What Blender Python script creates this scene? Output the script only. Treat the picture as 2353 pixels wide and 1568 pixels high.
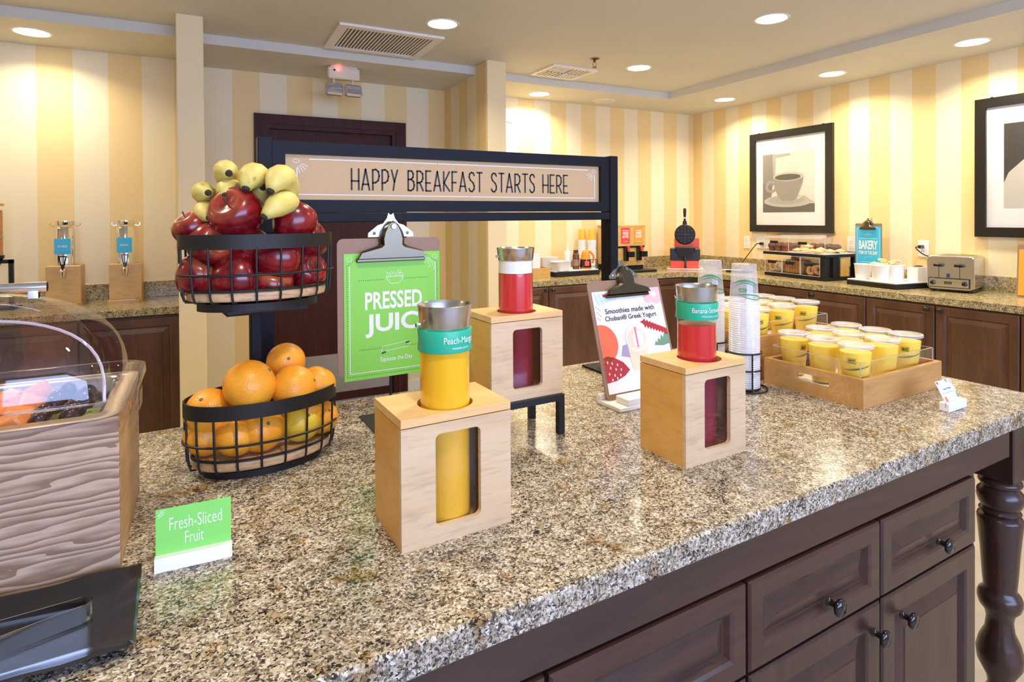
import bpy, bmesh, math, random
from mathutils import Vector, Matrix, geometry
random.seed(7)
PI = math.pi
for o in list(bpy.data.objects):
    bpy.data.objects.remove(o)
scene = bpy.context.scene
COL = scene.collection

# ------------------------------------------------------------------ camera
IMG_W, IMG_H = 2353.0, 1568.0
F, CX, CY, ZC = 1363.34, 1176.5, 512.25, 1.41
_y, _t, _r = math.radians(27.519), math.radians(.5567), math.radians(.3525)
FW = Vector((math.sin(_y) * math.cos(_t), math.cos(_y) * math.cos(_t), -math.sin(_t)))
_r0 = Vector((math.cos(_y), -math.sin(_y), 0)); _u0 = _r0.cross(FW)
RT = _r0 * math.cos(_r) - _u0 * math.sin(_r); UP = _u0 * math.cos(_r) + _r0 * math.sin(_r)
cam = bpy.data.cameras.new('camera'); cam_o = bpy.data.objects.new('camera', cam); COL.objects.link(cam_o)
cam.sensor_width = 36; cam.sensor_fit = 'HORIZONTAL'; cam.lens = 36 * F / IMG_W
cam.shift_y = -(IMG_H / 2 - CY) / IMG_W; cam.shift_x = 0
cam.clip_start = .05; cam.clip_end = 60
cam_o.matrix_world = Matrix(((RT.x, UP.x, -FW.x, 0), (RT.y, UP.y, -FW.y, 0), (RT.z, UP.z, -FW.z, ZC), (0, 0, 0, 1)))
scene.camera = cam_o

# ------------------------------------------------------------------ world, daylight, exposure
world = bpy.data.worlds.new('world'); scene.world = world; world.use_nodes = True
bg = world.node_tree.nodes['Background']; bg.inputs[0].default_value = (.62, .76, 1.0, 1); bg.inputs[1].default_value = .6
day = bpy.data.lights.new('window_daylight', 'AREA'); day.shape = 'RECTANGLE'; day.size = 4.4; day.size_y = 1.5
day.energy = 135; day.color = (.44, .57, 1.0)
day_o = bpy.data.objects.new('window_daylight', day); COL.objects.link(day_o)
day_o.location = (1.2, -2.96, 1.6); day_o.rotation_euler = (PI / 2, 0, 0)
LAMP_W = 7.5; LAMP_COL = (1.0, .85, .62)
scene.view_settings.view_transform = 'Standard'; scene.view_settings.look = 'None'
scene.view_settings.gamma = 1; scene.view_settings.use_curve_mapping = False
scene.view_settings.exposure = .68

# ------------------------------------------------------------------ placement helpers
IY = math.radians(2.378)                       # the island stands a little skew to the room
def I(x, y, z=.91):
    c, s = math.cos(IY), math.sin(IY); return Vector((x * c - y * s, x * s + y * c, z))
def ray(x, y): return FW + RT * ((x - CX) / F) - UP * ((y - CY) / F)
def at(x, y, d): return Vector((0, 0, ZC)) + ray(x, y) * d     # photo pixel and distance from the camera plane

# ------------------------------------------------------------------ materials
MATS = {}
def _new(name):
    m = bpy.data.materials.new(name); m.use_nodes = True
    nt = m.node_tree; b = nt.nodes['Principled BSDF']; MATS[name] = m
    return m, nt, b
def N(nt, t, **k):
    n = nt.nodes.new(t)
    for a, v in k.items(): setattr(n, a, v)
    return n
def C4(c): return (c[0], c[1], c[2], 1)
def mat(name, c, rough=.5, metal=0, spec=.5, coat=0, emit=None, es=0, noise=0, nscale=40, bump=0, bscale=200, sss=0):
    if name in MATS: return MATS[name]
    m, nt, b = _new(name)
    b.inputs['Base Color'].default_value = C4(c); b.inputs['Roughness'].default_value = rough
    b.inputs['Metallic'].default_value = metal; b.inputs['Specular IOR Level'].default_value = spec
    b.inputs['Coat Weight'].default_value = coat; b.inputs['Coat Roughness'].default_value = .08
    if sss:
        b.inputs['Subsurface Weight'].default_value = sss; b.inputs['Subsurface Radius'].default_value = (.02, .01, .005)
        b.inputs['Subsurface Scale'].default_value = .5
    if emit: b.inputs['Emission Color'].default_value = C4(emit); b.inputs['Emission Strength'].default_value = es
    if noise or bump: tc = N(nt, 'ShaderNodeTexCoord')
    if noise:
        n = N(nt, 'ShaderNodeTexNoise'); n.inputs['Scale'].default_value = nscale; n.inputs['Detail'].default_value = 4
        nt.links.new(tc.outputs['Object'], n.inputs['Vector'])
        r = N(nt, 'ShaderNodeValToRGB')
        r.color_ramp.elements[0].position = .3; r.color_ramp.elements[1].position = .7
        r.color_ramp.elements[0].color = C4([v * (1 - noise) for v in c]); r.color_ramp.elements[1].color = C4([min(1, v * (1 + noise)) for v in c])
        nt.links.new(n.outputs['Fac'], r.inputs['Fac']); nt.links.new(r.outputs['Color'], b.inputs['Base Color'])
    if bump:
        n2 = N(nt, 'ShaderNodeTexNoise'); n2.inputs['Scale'].default_value = bscale; n2.inputs['Detail'].default_value = 2
        nt.links.new(tc.outputs['Object'], n2.inputs['Vector'])
        bp = N(nt, 'ShaderNodeBump'); bp.inputs['Strength'].default_value = bump; bp.inputs['Distance'].default_value = .002
        nt.links.new(n2.outputs['Fac'], bp.inputs['Height']); nt.links.new(bp.outputs['Normal'], b.inputs['Normal'])
    return m
def wood(name, dark, light, grain=(2, 30, 30), rough=.4, pores=.25, coat=0, rings=0):
    m, nt, b = _new(name); tc = N(nt, 'ShaderNodeTexCoord'); mp = N(nt, 'ShaderNodeMapping')
    mp.inputs['Scale'].default_value = grain; nt.links.new(tc.outputs['Object'], mp.inputs['Vector'])
    n = N(nt, 'ShaderNodeTexNoise'); n.inputs['Scale'].default_value = 1.0; n.inputs['Detail'].default_value = 6; n.inputs['Roughness'].default_value = .62
    n.inputs['Distortion'].default_value = .6
    nt.links.new(mp.outputs['Vector'], n.inputs['Vector'])
    fac = n.outputs['Fac']
    if rings:
        w = N(nt, 'ShaderNodeTexWave'); w.wave_type = 'BANDS'; w.bands_direction = 'Z'; w.wave_profile = 'SAW'
        w.inputs['Scale'].default_value = rings; w.inputs['Distortion'].default_value = 14; w.inputs['Detail'].default_value = 2.5; w.inputs['Detail Scale'].default_value = 1.4
        mp2 = N(nt, 'ShaderNodeMapping'); mp2.inputs['Scale'].default_value = (.16, .8, 1); nt.links.new(tc.outputs['Object'], mp2.inputs['Vector'])
        nt.links.new(mp2.outputs['Vector'], w.inputs['Vector'])
        mx0 = N(nt, 'ShaderNodeMix'); mx0.data_type = 'FLOAT'; mx0.inputs[0].default_value = .6
        nt.links.new(n.outputs['Fac'], mx0.inputs[2]); nt.links.new(w.outputs['Fac'], mx0.inputs[3]); fac = mx0.outputs[0]
    r = N(nt, 'ShaderNodeValToRGB'); e = r.color_ramp.elements
    e[0].position = .32; e[0].color = C4(dark); e[1].position = .68; e[1].color = C4(light)
    nt.links.new(fac, r.inputs['Fac'])
    n2 = N(nt, 'ShaderNodeTexNoise'); n2.inputs['Scale'].default_value = 6; n2.inputs['Detail'].default_value = 3
    mp3 = N(nt, 'ShaderNodeMapping'); mp3.inputs['Scale'].default_value = [g * .9 for g in grain]; nt.links.new(tc.outputs['Object'], mp3.inputs['Vector'])
    nt.links.new(mp3.outputs['Vector'], n2.inputs['Vector'])
    r2 = N(nt, 'ShaderNodeValToRGB'); e = r2.color_ramp.elements
    e[0].position = .35; e[0].color = (1 - pores, 1 - pores, 1 - pores, 1); e[1].position = .48; e[1].color = (1, 1, 1, 1)
    nt.links.new(n2.outputs['Fac'], r2.inputs['Fac'])
    mx = N(nt, 'ShaderNodeMix'); mx.data_type = 'RGBA'; mx.blend_type = 'MULTIPLY'; mx.inputs[0].default_value = 1
    nt.links.new(r.outputs['Color'], mx.inputs[6]); nt.links.new(r2.outputs['Color'], mx.inputs[7])
    nt.links.new(mx.outputs[2], b.inputs['Base Color'])
    b.inputs['Roughness'].default_value = rough; b.inputs['Coat Weight'].default_value = coat; b.inputs['Coat Roughness'].default_value = .15
    return m
def clear(name, tint=(1, 1, 1), gloss=.12, rough=.03, body=0, body_col=(.9, .9, .9)):
    """thin clear plastic or glass: transparent with a Fresnel sheen, body = a little milky diffuse"""
    m = bpy.data.materials.new(name); m.use_nodes = True; MATS[name] = m; nt = m.node_tree; nt.nodes.clear()
    out = N(nt, 'ShaderNodeOutputMaterial'); tr = N(nt, 'ShaderNodeBsdfTransparent'); tr.inputs[0].default_value = C4(tint)
    gl = N(nt, 'ShaderNodeBsdfGlossy'); gl.inputs[0].default_value = (1, 1, 1, 1); gl.inputs['Roughness'].default_value = rough
    df = N(nt, 'ShaderNodeBsdfDiffuse'); df.inputs[0].default_value = C4(body_col)
    m0 = N(nt, 'ShaderNodeMixShader'); m0.inputs[0].default_value = body
    nt.links.new(tr.outputs[0], m0.inputs[1]); nt.links.new(df.outputs[0], m0.inputs[2])
    lw = N(nt, 'ShaderNodeLayerWeight'); pw = N(nt, 'ShaderNodeMath'); pw.operation = 'POWER'; pw.inputs[1].default_value = 4
    nt.links.new(lw.outputs['Facing'], pw.inputs[0])
    ad = N(nt, 'ShaderNodeMath'); ad.operation = 'MULTIPLY_ADD'; ad.inputs[1].default_value = .55; ad.inputs[2].default_value = .015 + gloss * .12
    nt.links.new(pw.outputs[0], ad.inputs[0])
    mx = N(nt, 'ShaderNodeMixShader'); nt.links.new(ad.outputs[0], mx.inputs[0])
    nt.links.new(m0.outputs[0], mx.inputs[1]); nt.links.new(gl.outputs[0], mx.inputs[2]); nt.links.new(mx.outputs[0], out.inputs[0])
    return m
def wallpaper(name, axis, edge, period):
    """woven paper in broad two-tone stripes; a deep stripe starts at `edge` on the axis"""
    m, nt, b = _new(name); tc = N(nt, 'ShaderNodeTexCoord'); sp = N(nt, 'ShaderNodeSeparateXYZ'); nt.links.new(tc.outputs['Object'], sp.inputs[0])
    s = N(nt, 'ShaderNodeMath', operation='SUBTRACT'); s.inputs[1].default_value = edge - 40 * period; nt.links.new(sp.outputs[axis], s.inputs[0])
    d = N(nt, 'ShaderNodeMath', operation='DIVIDE'); d.inputs[1].default_value = period; nt.links.new(s.outputs[0], d.inputs[0])
    fr = N(nt, 'ShaderNodeMath', operation='FRACT'); nt.links.new(d.outputs[0], fr.inputs[0])
    lt = N(nt, 'ShaderNodeMath', operation='LESS_THAN'); lt.inputs[1].default_value = .5; nt.links.new(fr.outputs[0], lt.inputs[0])
    # slowly varied deep tone, as printed
    mx = N(nt, 'ShaderNodeMix'); mx.data_type = 'RGBA'
    mx.inputs[6].default_value = (.82, .725, .50, 1); mx.inputs[7].default_value = (.80, .61, .295, 1)
    nt.links.new(lt.outputs[0], mx.inputs[0])
    n = N(nt, 'ShaderNodeTexNoise'); n.inputs['Scale'].default_value = 220; n.inputs['Detail'].default_value = 2; nt.links.new(tc.outputs['Object'], n.inputs['Vector'])
    bp = N(nt, 'ShaderNodeBump'); bp.inputs['Strength'].default_value = .05; bp.inputs['Distance'].default_value = .001
    nt.links.new(n.outputs['Fac'], bp.inputs['Height']); nt.links.new(bp.outputs['Normal'], b.inputs['Normal'])
    nt.links.new(mx.outputs[2], b.inputs['Base Color']); b.inputs['Roughness'].default_value = .55; b.inputs['Specular IOR Level'].default_value = .3
    return m
def granite(name, tint=(1, 1, 1), scale=1.0):
    m, nt, b = _new(name); tc = N(nt, 'ShaderNodeTexCoord')
    nd = N(nt, 'ShaderNodeTexNoise'); nd.inputs['Scale'].default_value = 120 * scale; nd.inputs['Detail'].default_value = 2
    nt.links.new(tc.outputs['Object'], nd.inputs['Vector'])
    av = N(nt, 'ShaderNodeVectorMath', operation='MULTIPLY_ADD'); av.inputs[1].default_value = (.009, .009, .009)
    nt.links.new(nd.outputs['Color'], av.inputs[0]); nt.links.new(tc.outputs['Object'], av.inputs[2])
    v = N(nt, 'ShaderNodeTexVoronoi'); v.inputs['Scale'].default_value = 235 * scale; nt.links.new(av.outputs[0], v.inputs['Vector'])
    sc = N(nt, 'ShaderNodeSeparateColor'); nt.links.new(v.outputs['Color'], sc.inputs[0])
    big = N(nt, 'ShaderNodeTexNoise'); big.inputs['Scale'].default_value = 26 * scale; big.inputs['Detail'].default_value = 3; nt.links.new(tc.outputs['Object'], big.inputs['Vector'])
    sh = N(nt, 'ShaderNodeMath', operation='MULTIPLY_ADD'); sh.inputs[1].default_value = .9; nt.links.new(big.outputs['Fac'], sh.inputs[0]); nt.links.new(sc.outputs[0], sh.inputs[2])
    r = N(nt, 'ShaderNodeValToRGB'); r.color_ramp.interpolation = 'CONSTANT'; e = r.color_ramp.elements
    cols = [(0, (.016, .015, .018)), (.31, (.060, .052, .046)), (.40, (.15, .12, .085)), (.49, (.265, .215, .14)), (.60, (.39, .33, .235)), (.72, (.51, .455, .365)), (.85, (.66, .62, .56))]
    while len(e) < len(cols): e.new(.5)
    for k, (p, c) in enumerate(cols): e[k].position = p; e[k].color = C4([c[i] * tint[i] for i in range(3)])
    hv = N(nt, 'ShaderNodeMath', operation='MULTIPLY'); hv.inputs[1].default_value = .62; nt.links.new(sh.outputs[0], hv.inputs[0]); nt.links.new(hv.outputs[0], r.inputs['Fac'])
    # rusty and olive mineral blotches
    bl = N(nt, 'ShaderNodeTexNoise'); bl.inputs['Scale'].default_value = 17 * scale; bl.inputs['Detail'].default_value = 2; nt.links.new(tc.outputs['Object'], bl.inputs['Vector'])
    rb = N(nt, 'ShaderNodeValToRGB'); rb.color_ramp.elements[0].position = .60; rb.color_ramp.elements[0].color = (1, 1, 1, 1); rb.color_ramp.elements[1].position = .72; rb.color_ramp.elements[1].color = (.72, .54, .30, 1)
    nt.links.new(bl.outputs['Fac'], rb.inputs['Fac'])
    mx = N(nt, 'ShaderNodeMix'); mx.data_type = 'RGBA'; mx.blend_type = 'MULTIPLY'; mx.inputs[0].default_value = 1
    nt.links.new(r.outputs['Color'], mx.inputs[6]); nt.links.new(rb.outputs['Color'], mx.inputs[7]); nt.links.new(mx.outputs[2], b.inputs['Base Color'])
    b.inputs['Roughness'].default_value = .20; b.inputs['Specular IOR Level'].default_value = .5
    return m

M = {}
M['paper_far'] = wallpaper('wallpaper_far', 0, 2.800, .334)
M['paper_right'] = wallpaper('wallpaper_right', 1, 3.868, .3120)
M['paper_left'] = wallpaper('wallpaper_left', 0, -.880, .361)
M['paper_door'] = wallpaper('wallpaper_door', 0, .366 - .175, .362)
M['paper_stub'] = wallpaper('wallpaper_stub', 1, 3.80, .334)
M['paper_stubface'] = mat('wallpaper_stub_face', (.80, .66, .39), .55)
M['ceil'] = mat('ceiling_paint', (.62, .615, .55), .7, noise=.02, nscale=3, bump=.08, bscale=60)
M['floor'] = mat('floor_tile', (.42, .36, .28), .4, noise=.1, nscale=6)
M['granite'] = granite('granite', (1, 1, 1), 1.4)
M['granite_olive'] = granite('granite_olive', (1.06, 1.0, .66), 1.5)
M['walnut'] = wood('dark_cabinet_wood', (.036, .015, .011), (.064, .029, .021), (16, 16, 2), .30, .2, .12)
M['walnut_h'] = wood('dark_cabinet_wood_across', (.036, .015, .011), (.064, .029, .021), (2, 16, 16), .30, .2, .12)
M['walnut_side'] = wood('brown_cabinet_wood', (.078, .032, .014), (.125, .054, .025), (14, 14, 2), .36, .2, .1)
M['door'] = wood('mahogany_door', (.042, .011, .008), (.066, .019, .013), (20, 20, 1.5), .5, .2); MATS['mahogany_door'].node_tree.nodes['Principled BSDF'].inputs['Specular IOR Level'].default_value = .2
M['maple'] = wood('pale_maple', (.58, .40, .22), (.70, .52, .32), (3, 3, 26), .38, .14)
M['honey'] = wood('maple_side_warm_lit', (.66, .32, .065), (.76, .45, .12), (26, 4, 14), .36, .10)  # maple box sides, with the warm light on them put into the colour
M['maple_top'] = wood('maple_top_warm_lit', (.74, .44, .17), (.82, .54, .24), (2.5, 26, 26), .35, .10)  # maple lids, golden because warm light is put into the colour
M['beech'] = wood('honey_beech', (.46, .225, .065), (.57, .32, .11), (2.5, 22, 26), .36, .14)
M['bamboo'] = wood('bamboo', (.56, .33, .095), (.66, .42, .145), (3, 40, 9), .35, .12)
M['pine'] = wood('ribbed_pine', (.24, .145, .085), (.52, .37, .25), (3, 14, 40), .5, .12, rings=26)
M['ash'] = wood('striped_ash', (.42, .23, .10), (.66, .44, .24), (5, 26, 40), .4, .3)
M['masonite'] = mat('hardboard', (.30, .175, .11), .55, noise=.06, nscale=300)
M['black'] = mat('black_powder_coat', (.011, .011, .012), .45, spec=.3)
M['navyblack'] = mat('black_frame_paint', (.006, .0065, .010), .5, spec=.18)
M['bronze'] = mat('dark_bronze_coat', (.018, .015, .013), .45, spec=.25)
M['gloss_black'] = mat('glossy_black', (.008, .008, .009), .12, spec=.6)
M['slate'] = mat('slate_melamine', (.014, .014, .016), .22, spec=.6, bump=.25, bscale=14)
M['chrome'] = mat('chrome', (.82, .82, .84), .08, 1)
M['steel'] = mat('brushed_steel', (.60, .59, .58), .24, 1)
M['kick'] = mat('satin_steel', (.45, .44, .43), .34, 1)
M['white'] = mat('white_plastic', (.82, .81, .80), .4)
M['offwhite'] = mat('off_white_plastic', (.72, .66, .52), .4)
M['paperwhite'] = mat('white_paper', (.86, .86, .87), .5)
M['trim_white'] = mat('white_trim', (.80, .78, .74), .45)
M['green_card'] = mat('lime_card', (.235, .62, .055), .45)
M['green_card2'] = mat('lime_card_small', (.22, .66, .11), .45)
M['dark_print'] = mat('dark_green_print', (.02, .05, .01), .6)
M['white_print'] = mat('white_print', (.85, .84, .86), .5)
M['black_print'] = mat('black_print', (.012, .012, .012), .6)
M['grey_print'] = mat('grey_print', (.30, .32, .36), .6)
M['kraft'] = mat('kraft_paper', (.60, .40, .20), .6, noise=.03, nscale=200)
M['teal'] = mat('teal_rubber', (.02, .42, .25), .38)
M['juice_y'] = mat('mango_juice', (.86, .47, .012), .2, spec=.5)
M['juice_r'] = mat('strawberry_juice', (.60, .028, .030), .2, spec=.5)
M['smoothie'] = mat('mango_smoothie', (1.0, .70, .07), .3)
M['glass'] = clear('clear_glass', (.985, .985, .985), .12)
M['acrylic'] = clear('clear_acrylic', (.985, .98, .985), .1)
M['violet_pane'] = clear('tinted_acrylic', (.78, .68, .88), .3)
M['dome'] = clear('clear_dome_plastic', (.90, .87, .90), .4)
M['cup'] = clear('clear_cup_plastic', (.985, .985, .985), .2, .08)
M['cupstack'] = clear('clear_stacked_cup', (.98, .98, .985), .3, .15, .24, (.95, .96, .98))
M['lid'] = clear('clear_lid_plastic', (.96, .96, .97), .3, .1, .34, (.95, .95, .96))
M['apple'] = None
M['lamp'] = mat('lit_lamp', (1, 1, 1), .5, emit=(1, .93, .80), es=9)
M['lamp_off'] = mat('unlit_lamp', (.72, .68, .60), .5)

# ------------------------------------------------------------------ geometry helpers
class G:
    def __init__(s): s.v = []; s.f = []
    def add(s, vs, fs):
        k = len(s.v); s.v += [tuple(p) for p in vs]; s.f += [[i + k for i in f] for f in fs]; return s
    def box(s, x0, x1, y0, y1, z0, z1, c=0):
        if c <= 0:
            vs = [(x, y, z) for z in (z0, z1) for y in (y0, y1) for x in (x0, x1)]
            return s.add(vs, [(0, 2, 3, 1), (4, 5, 7, 6), (0, 1, 5, 4), (2, 6, 7, 3), (0, 4, 6, 2), (1, 3, 7, 5)])
        X, Y, Z = (x0, x1), (y0, y1), (z0, z1); vs = []; idx = {}
        for i in (0, 1):
            for j in (0, 1):
                for k in (0, 1):
                    sx, sy, sz = (1, -1)[i] * c, (1, -1)[j] * c, (1, -1)[k] * c
                    for a, p in enumerate(((X[i], Y[j] + sy, Z[k] + sz), (X[i] + sx, Y[j], Z[k] + sz), (X[i] + sx, Y[j] + sy, Z[k]))):
                        idx[i, j, k, a] = len(vs); vs.append(p)
        fs = []
        for i in (0, 1): fs.append([idx[i, 0, 0, 0], idx[i, 1, 0, 0], idx[i, 1, 1, 0], idx[i, 0, 1, 0]])
        for j in (0, 1): fs.append([idx[0, j, 0, 1], idx[1, j, 0, 1], idx[1, j, 1, 1], idx[0, j, 1, 1]])
        for k in (0, 1): fs.append([idx[0, 0, k, 2], idx[1, 0, k, 2], idx[1, 1, k, 2], idx[0, 1, k, 2]])
        for j in (0, 1):
            for k in (0, 1): fs.append([idx[0, j, k, 1], idx[1, j, k, 1], idx[1, j, k, 2], idx[0, j, k, 2]])
        for i in (0, 1):
            for k in (0, 1): fs.append([idx[i, 0, k, 0], idx[i, 1, k, 0], idx[i, 1, k, 2], idx[i, 0, k, 2]])
        for i in (0, 1):
            for j in (0, 1): fs.append([idx[i, j, 0, 0], idx[i, j, 1, 0], idx[i, j, 1, 1], idx[i, j, 0, 1]])
        for i in (0, 1):
            for j in (0, 1):
                for k in (0, 1): fs.append([idx[i, j, k, 0], idx[i, j, k, 1], idx[i, j, k, 2]])
        return s.add(vs, fs)
    def lathe(s, prof, n=24, c=(0, 0, 0), sx=1, sy=1, lobes=0, lobe_amp=None):
        vs = []; fs = []
        for k, (r, z) in enumerate(prof):
            for i in range(n):
                a = 2 * PI * i / n; rr = r * (1 + (lobe_amp[k] * math.cos(lobes * a) if lobe_amp else 0))
                vs.append((c[0] + rr * math.cos(a) * sx, c[1] + rr * math.sin(a) * sy, c[2] + z))
        for k in range(len(prof) - 1):
            for i in range(n):
                j = (i + 1) % n; fs.append([k * n + i, k * n + j, (k + 1) * n + j, (k + 1) * n + i])
        if prof[0][0] > 1e-6: fs.append(list(range(n))[::-1])
        if prof[-1][0] > 1e-6: fs.append([(len(prof) - 1) * n + i for i in range(n)])
        return s.add(vs, fs)
    def shell(s, prof, n=24, c=(0, 0, 0), sx=1, sy=1):
        """lathe without end caps"""
        vs = []; fs = []
        for r, z in prof:
            for i in range(n): vs.append((c[0] + r * math.cos(2 * PI * i / n) * sx, c[1] + r * math.sin(2 * PI * i / n) * sy, c[2] + z))
        for k in range(len(prof) - 1):
            for i in range(n):
                j = (i + 1) % n; fs.append([k * n + i, k * n + j, (k + 1) * n + j, (k + 1) * n + i])
        return s.add(vs, fs)
    def tube(s, path, r, n=8, closed=False, caps=True, up=(0, 0, 1)):
        P = [Vector(p) for p in path]; m = len(P); vs = []; fs = []; prev = None
        rs = r if isinstance(r, (list, tuple)) else [r] * m
        for k in range(m):
            if closed: t = P[(k + 1) % m] - P[k - 1]
            else: t = P[min(k + 1, m - 1)] - P[max(k - 1, 0)]
            t = t.normalized()
            if prev is None:
                a = Vector(up)
                if abs(a.dot(t)) > .95: a = Vector((1, 0, 0)) if abs(t.x) < .9 else Vector((0, 1, 0))
                u = (a - t * a.dot(t)).normalized()
            else: u = (prev - t * prev.dot(t)).normalized()
            prev = u; w = t.cross(u)
            for i in range(n):
                a = 2 * PI * i / n; vs.append(P[k] + (u * math.cos(a) + w * math.sin(a)) * rs[k])
        for k in range(m if closed else m - 1):
            q = (k + 1) % m
            for i in range(n):
                j = (i + 1) % n; fs.append([k * n + i, k * n + j, q * n + j, q * n + i])
        if caps and not closed: fs.append(list(range(n))[::-1]); fs.append([(m - 1) * n + i for i in range(n)])
        return s.add(vs, fs)
    def cyl(s, p0, p1, r0, r1=None, n=16): return s.tube([p0, p1], [r0, r0 if r1 is None else r1], n)
    def prism(s, poly, t0, t1, plane='xz'):
        """polygon in a plane, extruded along the remaining axis from t0 to t1"""
        n = len(poly)
        def P(p, t): return {'xz': (p[0], t, p[1]), 'xy': (p[0], p[1], t), 'yz': (t, p[0], p[1])}[plane]
        vs = [P(p, t0) for p in poly] + [P(p, t1) for p in poly]
        fs = [list(range(n)), [n + i for i in range(n)][::-1]] + [[i, (i + 1) % n, n + (i + 1) % n, n + i] for i in range(n)]
        return s.add(vs, fs)
    def holed(s, outer, holes, t0, t1, plane='xz'):
        def P(p, t): return {'xz': (p[0], t, p[1]), 'xy': (p[0], p[1], t), 'yz': (t, p[0], p[1])}[plane]
        loops = [outer] + holes; flat = [p for l in loops for p in l]; n = len(flat)
        tris = geometry.tessellate_polygon([[Vector((p[0], p[1], 0)) for p in l] for l in loops])
        vs = [P(p, t0) for p in flat] + [P(p, t1) for p in flat]
        fs = [list(t) for t in tris] + [[n + i for i in t][::-1] for t in tris]; k = 0
        for l in loops:
            m = len(l)
            for i in range(m): fs.append([k + i, k + (i + 1) % m, n + k + (i + 1) % m, n + k + i])
            k += m
        return s.add(vs, fs)
    def loops(s, L, cap0=False, cap1=False):
        n = len(L[0]); vs = [p for l in L for p in l]; fs = []
        for k in range(len(L) - 1):
            for i in range(n):
                j = (i + 1) % n; fs.append([k * n + i, k * n + j, (k + 1) * n + j, (k + 1) * n + i])
        if cap0: fs.append(list(range(n))[::-1])
        if cap1: fs.append([(len(L) - 1) * n + i for i in range(n)])
        return s.add(vs, fs)
    def xf(s, m, k0=0):
        for i in range(k0, len(s.v)): s.v[i] = tuple(m @ Vector(s.v[i]))
        return s
    def mesh(s, name, smooth=False, angle=40):
        me = bpy.data.meshes.new(name); me.from_pydata(s.v, [], s.f); me.validate()
        bm = bmesh.new(); bm.from_mesh(me); bmesh.ops.recalc_face_normals(bm, faces=bm.faces); bm.to_mesh(me); bm.free()
        if smooth:
            me.polygons.foreach_set('use_smooth', [True] * len(me.polygons))
            try: me.set_sharp_from_angle(angle=math.radians(angle))
            except Exception: pass
        return me
def rrect(x0, x1, z0, z1, r, n=5):
    P = []
    for cx, cz, a0 in ((x1 - r, z0 + r, -90), (x1 - r, z1 - r, 0), (x0 + r, z1 - r, 90), (x0 + r, z0 + r, 180)):
        for i in range(n + 1):
            a = math.radians(a0 + 90 * i / n); P.append((cx + r * math.cos(a), cz + r * math.sin(a)))
    return P
def circ(cx, cy, rx, ry=None, n=28, a0=0):
    ry = rx if ry is None else ry
    return [(cx + rx * math.cos(a0 + 2 * PI * i / n), cy + ry * math.sin(a0 + 2 * PI * i / n)) for i in range(n)]

# ------------------------------------------------------------------ object helpers
def _obj(name, g, material, smooth=False, angle=40):
    me = g.mesh(name, smooth, angle) if isinstance(g, G) else g
    if material is not None and not me.materials: me.materials.append(material)
    o = bpy.data.objects.new(name, me); COL.objects.link(o); return o
def tag(o, label, cat, group=None):
    o['label'] = label; o['category'] = cat
    if group: o['group'] = group
    return o
def thing(name, label, cat, loc=(0, 0, 0), rot=(0, 0, 0), group=None):
    o = bpy.data.objects.new(name, None); COL.objects.link(o); o.empty_display_size = .05
    o.location = loc; o.rotation_euler = rot if not isinstance(rot, (int, float)) else (0, 0, rot)
    return tag(o, label, cat, group)
def part(name, g, material, parent, loc=(0, 0, 0), rot=(0, 0, 0), smooth=False, label=None, angle=40):
    o = _obj(name, g, material, smooth, angle); o.parent = parent; o.location = loc; o.rotation_euler = rot
    if label: o['label'] = label
    return o
def solo(name, g, material, label, cat, loc=(0, 0, 0), rot=(0, 0, 0), group=None, smooth=False, angle=40):
    o = _obj(name, g, material, smooth, angle); o.location = loc
    o.rotation_euler = rot if not isinstance(rot, (int, float)) else (0, 0, rot)
    return tag(o, label, cat, group)
def struct(name, g, material, parent=None, smooth=False):
    o = _obj(name, g, material, smooth); o['kind'] = 'structure'
    if parent: o.parent = parent
    return o

# lettering: built-in type, fitted into a box, on a face that looks towards -y
def text_geo(body, bold=0.0, spacing=1.0, align='CENTER', line=1.0):
    cu = bpy.data.curves.new('lettering', 'FONT'); cu.body = body; cu.offset = bold; cu.space_character = spacing
    cu.align_x = align; cu.space_line = line; cu.resolution_u = 3; cu.fill_mode = 'FRONT'
    ob = bpy.data.objects.new('lettering', cu); COL.objects.link(ob)
    bpy.context.view_layer.update()
    me = bpy.data.meshes.new_from_object(ob.evaluated_get(bpy.context.evaluated_depsgraph_get()))
    vs = [tuple(v.co) for v in me.vertices]; fs = [list(p.vertices) for p in me.polygons]
    bpy.data.objects.remove(ob); bpy.data.curves.remove(cu); bpy.data.meshes.remove(me)
    return vs, fs
def lettering(parent, body, x0, x1, z0, z1, material, y=-.0006, bold=0.0, spacing=1.0, skew=0, R=None, line=1.0, a0=0, center=(0, 0)):
    vs, fs = text_geo(body, bold, spacing, 'CENTER', line)
    ax, bx = min(v[0] for v in vs), max(v[0] for v in vs); az, bz = min(v[1] for v in vs), max(v[1] for v in vs)
    out = []
    for v in vs:
        u = x0 + (v[0] - ax) / (bx - ax) * (x1 - x0); w = z0 + (v[1] - az) / (bz - az) * (z1 - z0); u += skew * (w - z0)
        if R: out.append((center[0] + R * math.sin(u / R + a0), center[1] - R * math.cos(u / R + a0), w))
        else: out.append((u, y, w))
    g = G(); g.add(out, fs)
    me = bpy.data.meshes.new('lettering'); me.from_pydata(g.v, [], g.f); me.materials.append(material)
    o = bpy.data.objects.new('lettering', me); COL.objects.link(o); o.parent = parent
    return o
def flat(name, poly, material, parent, y=-.0006):
    g = G(); g.add([(p[0], y, p[1]) for p in poly], [list(range(len(poly)))])
    me = bpy.data.meshes.new(name); me.from_pydata(g.v, [], g.f); me.materials.append(material)
    o = bpy.data.objects.new(name, me); COL.objects.link(o); o.parent = parent; return o
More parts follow.
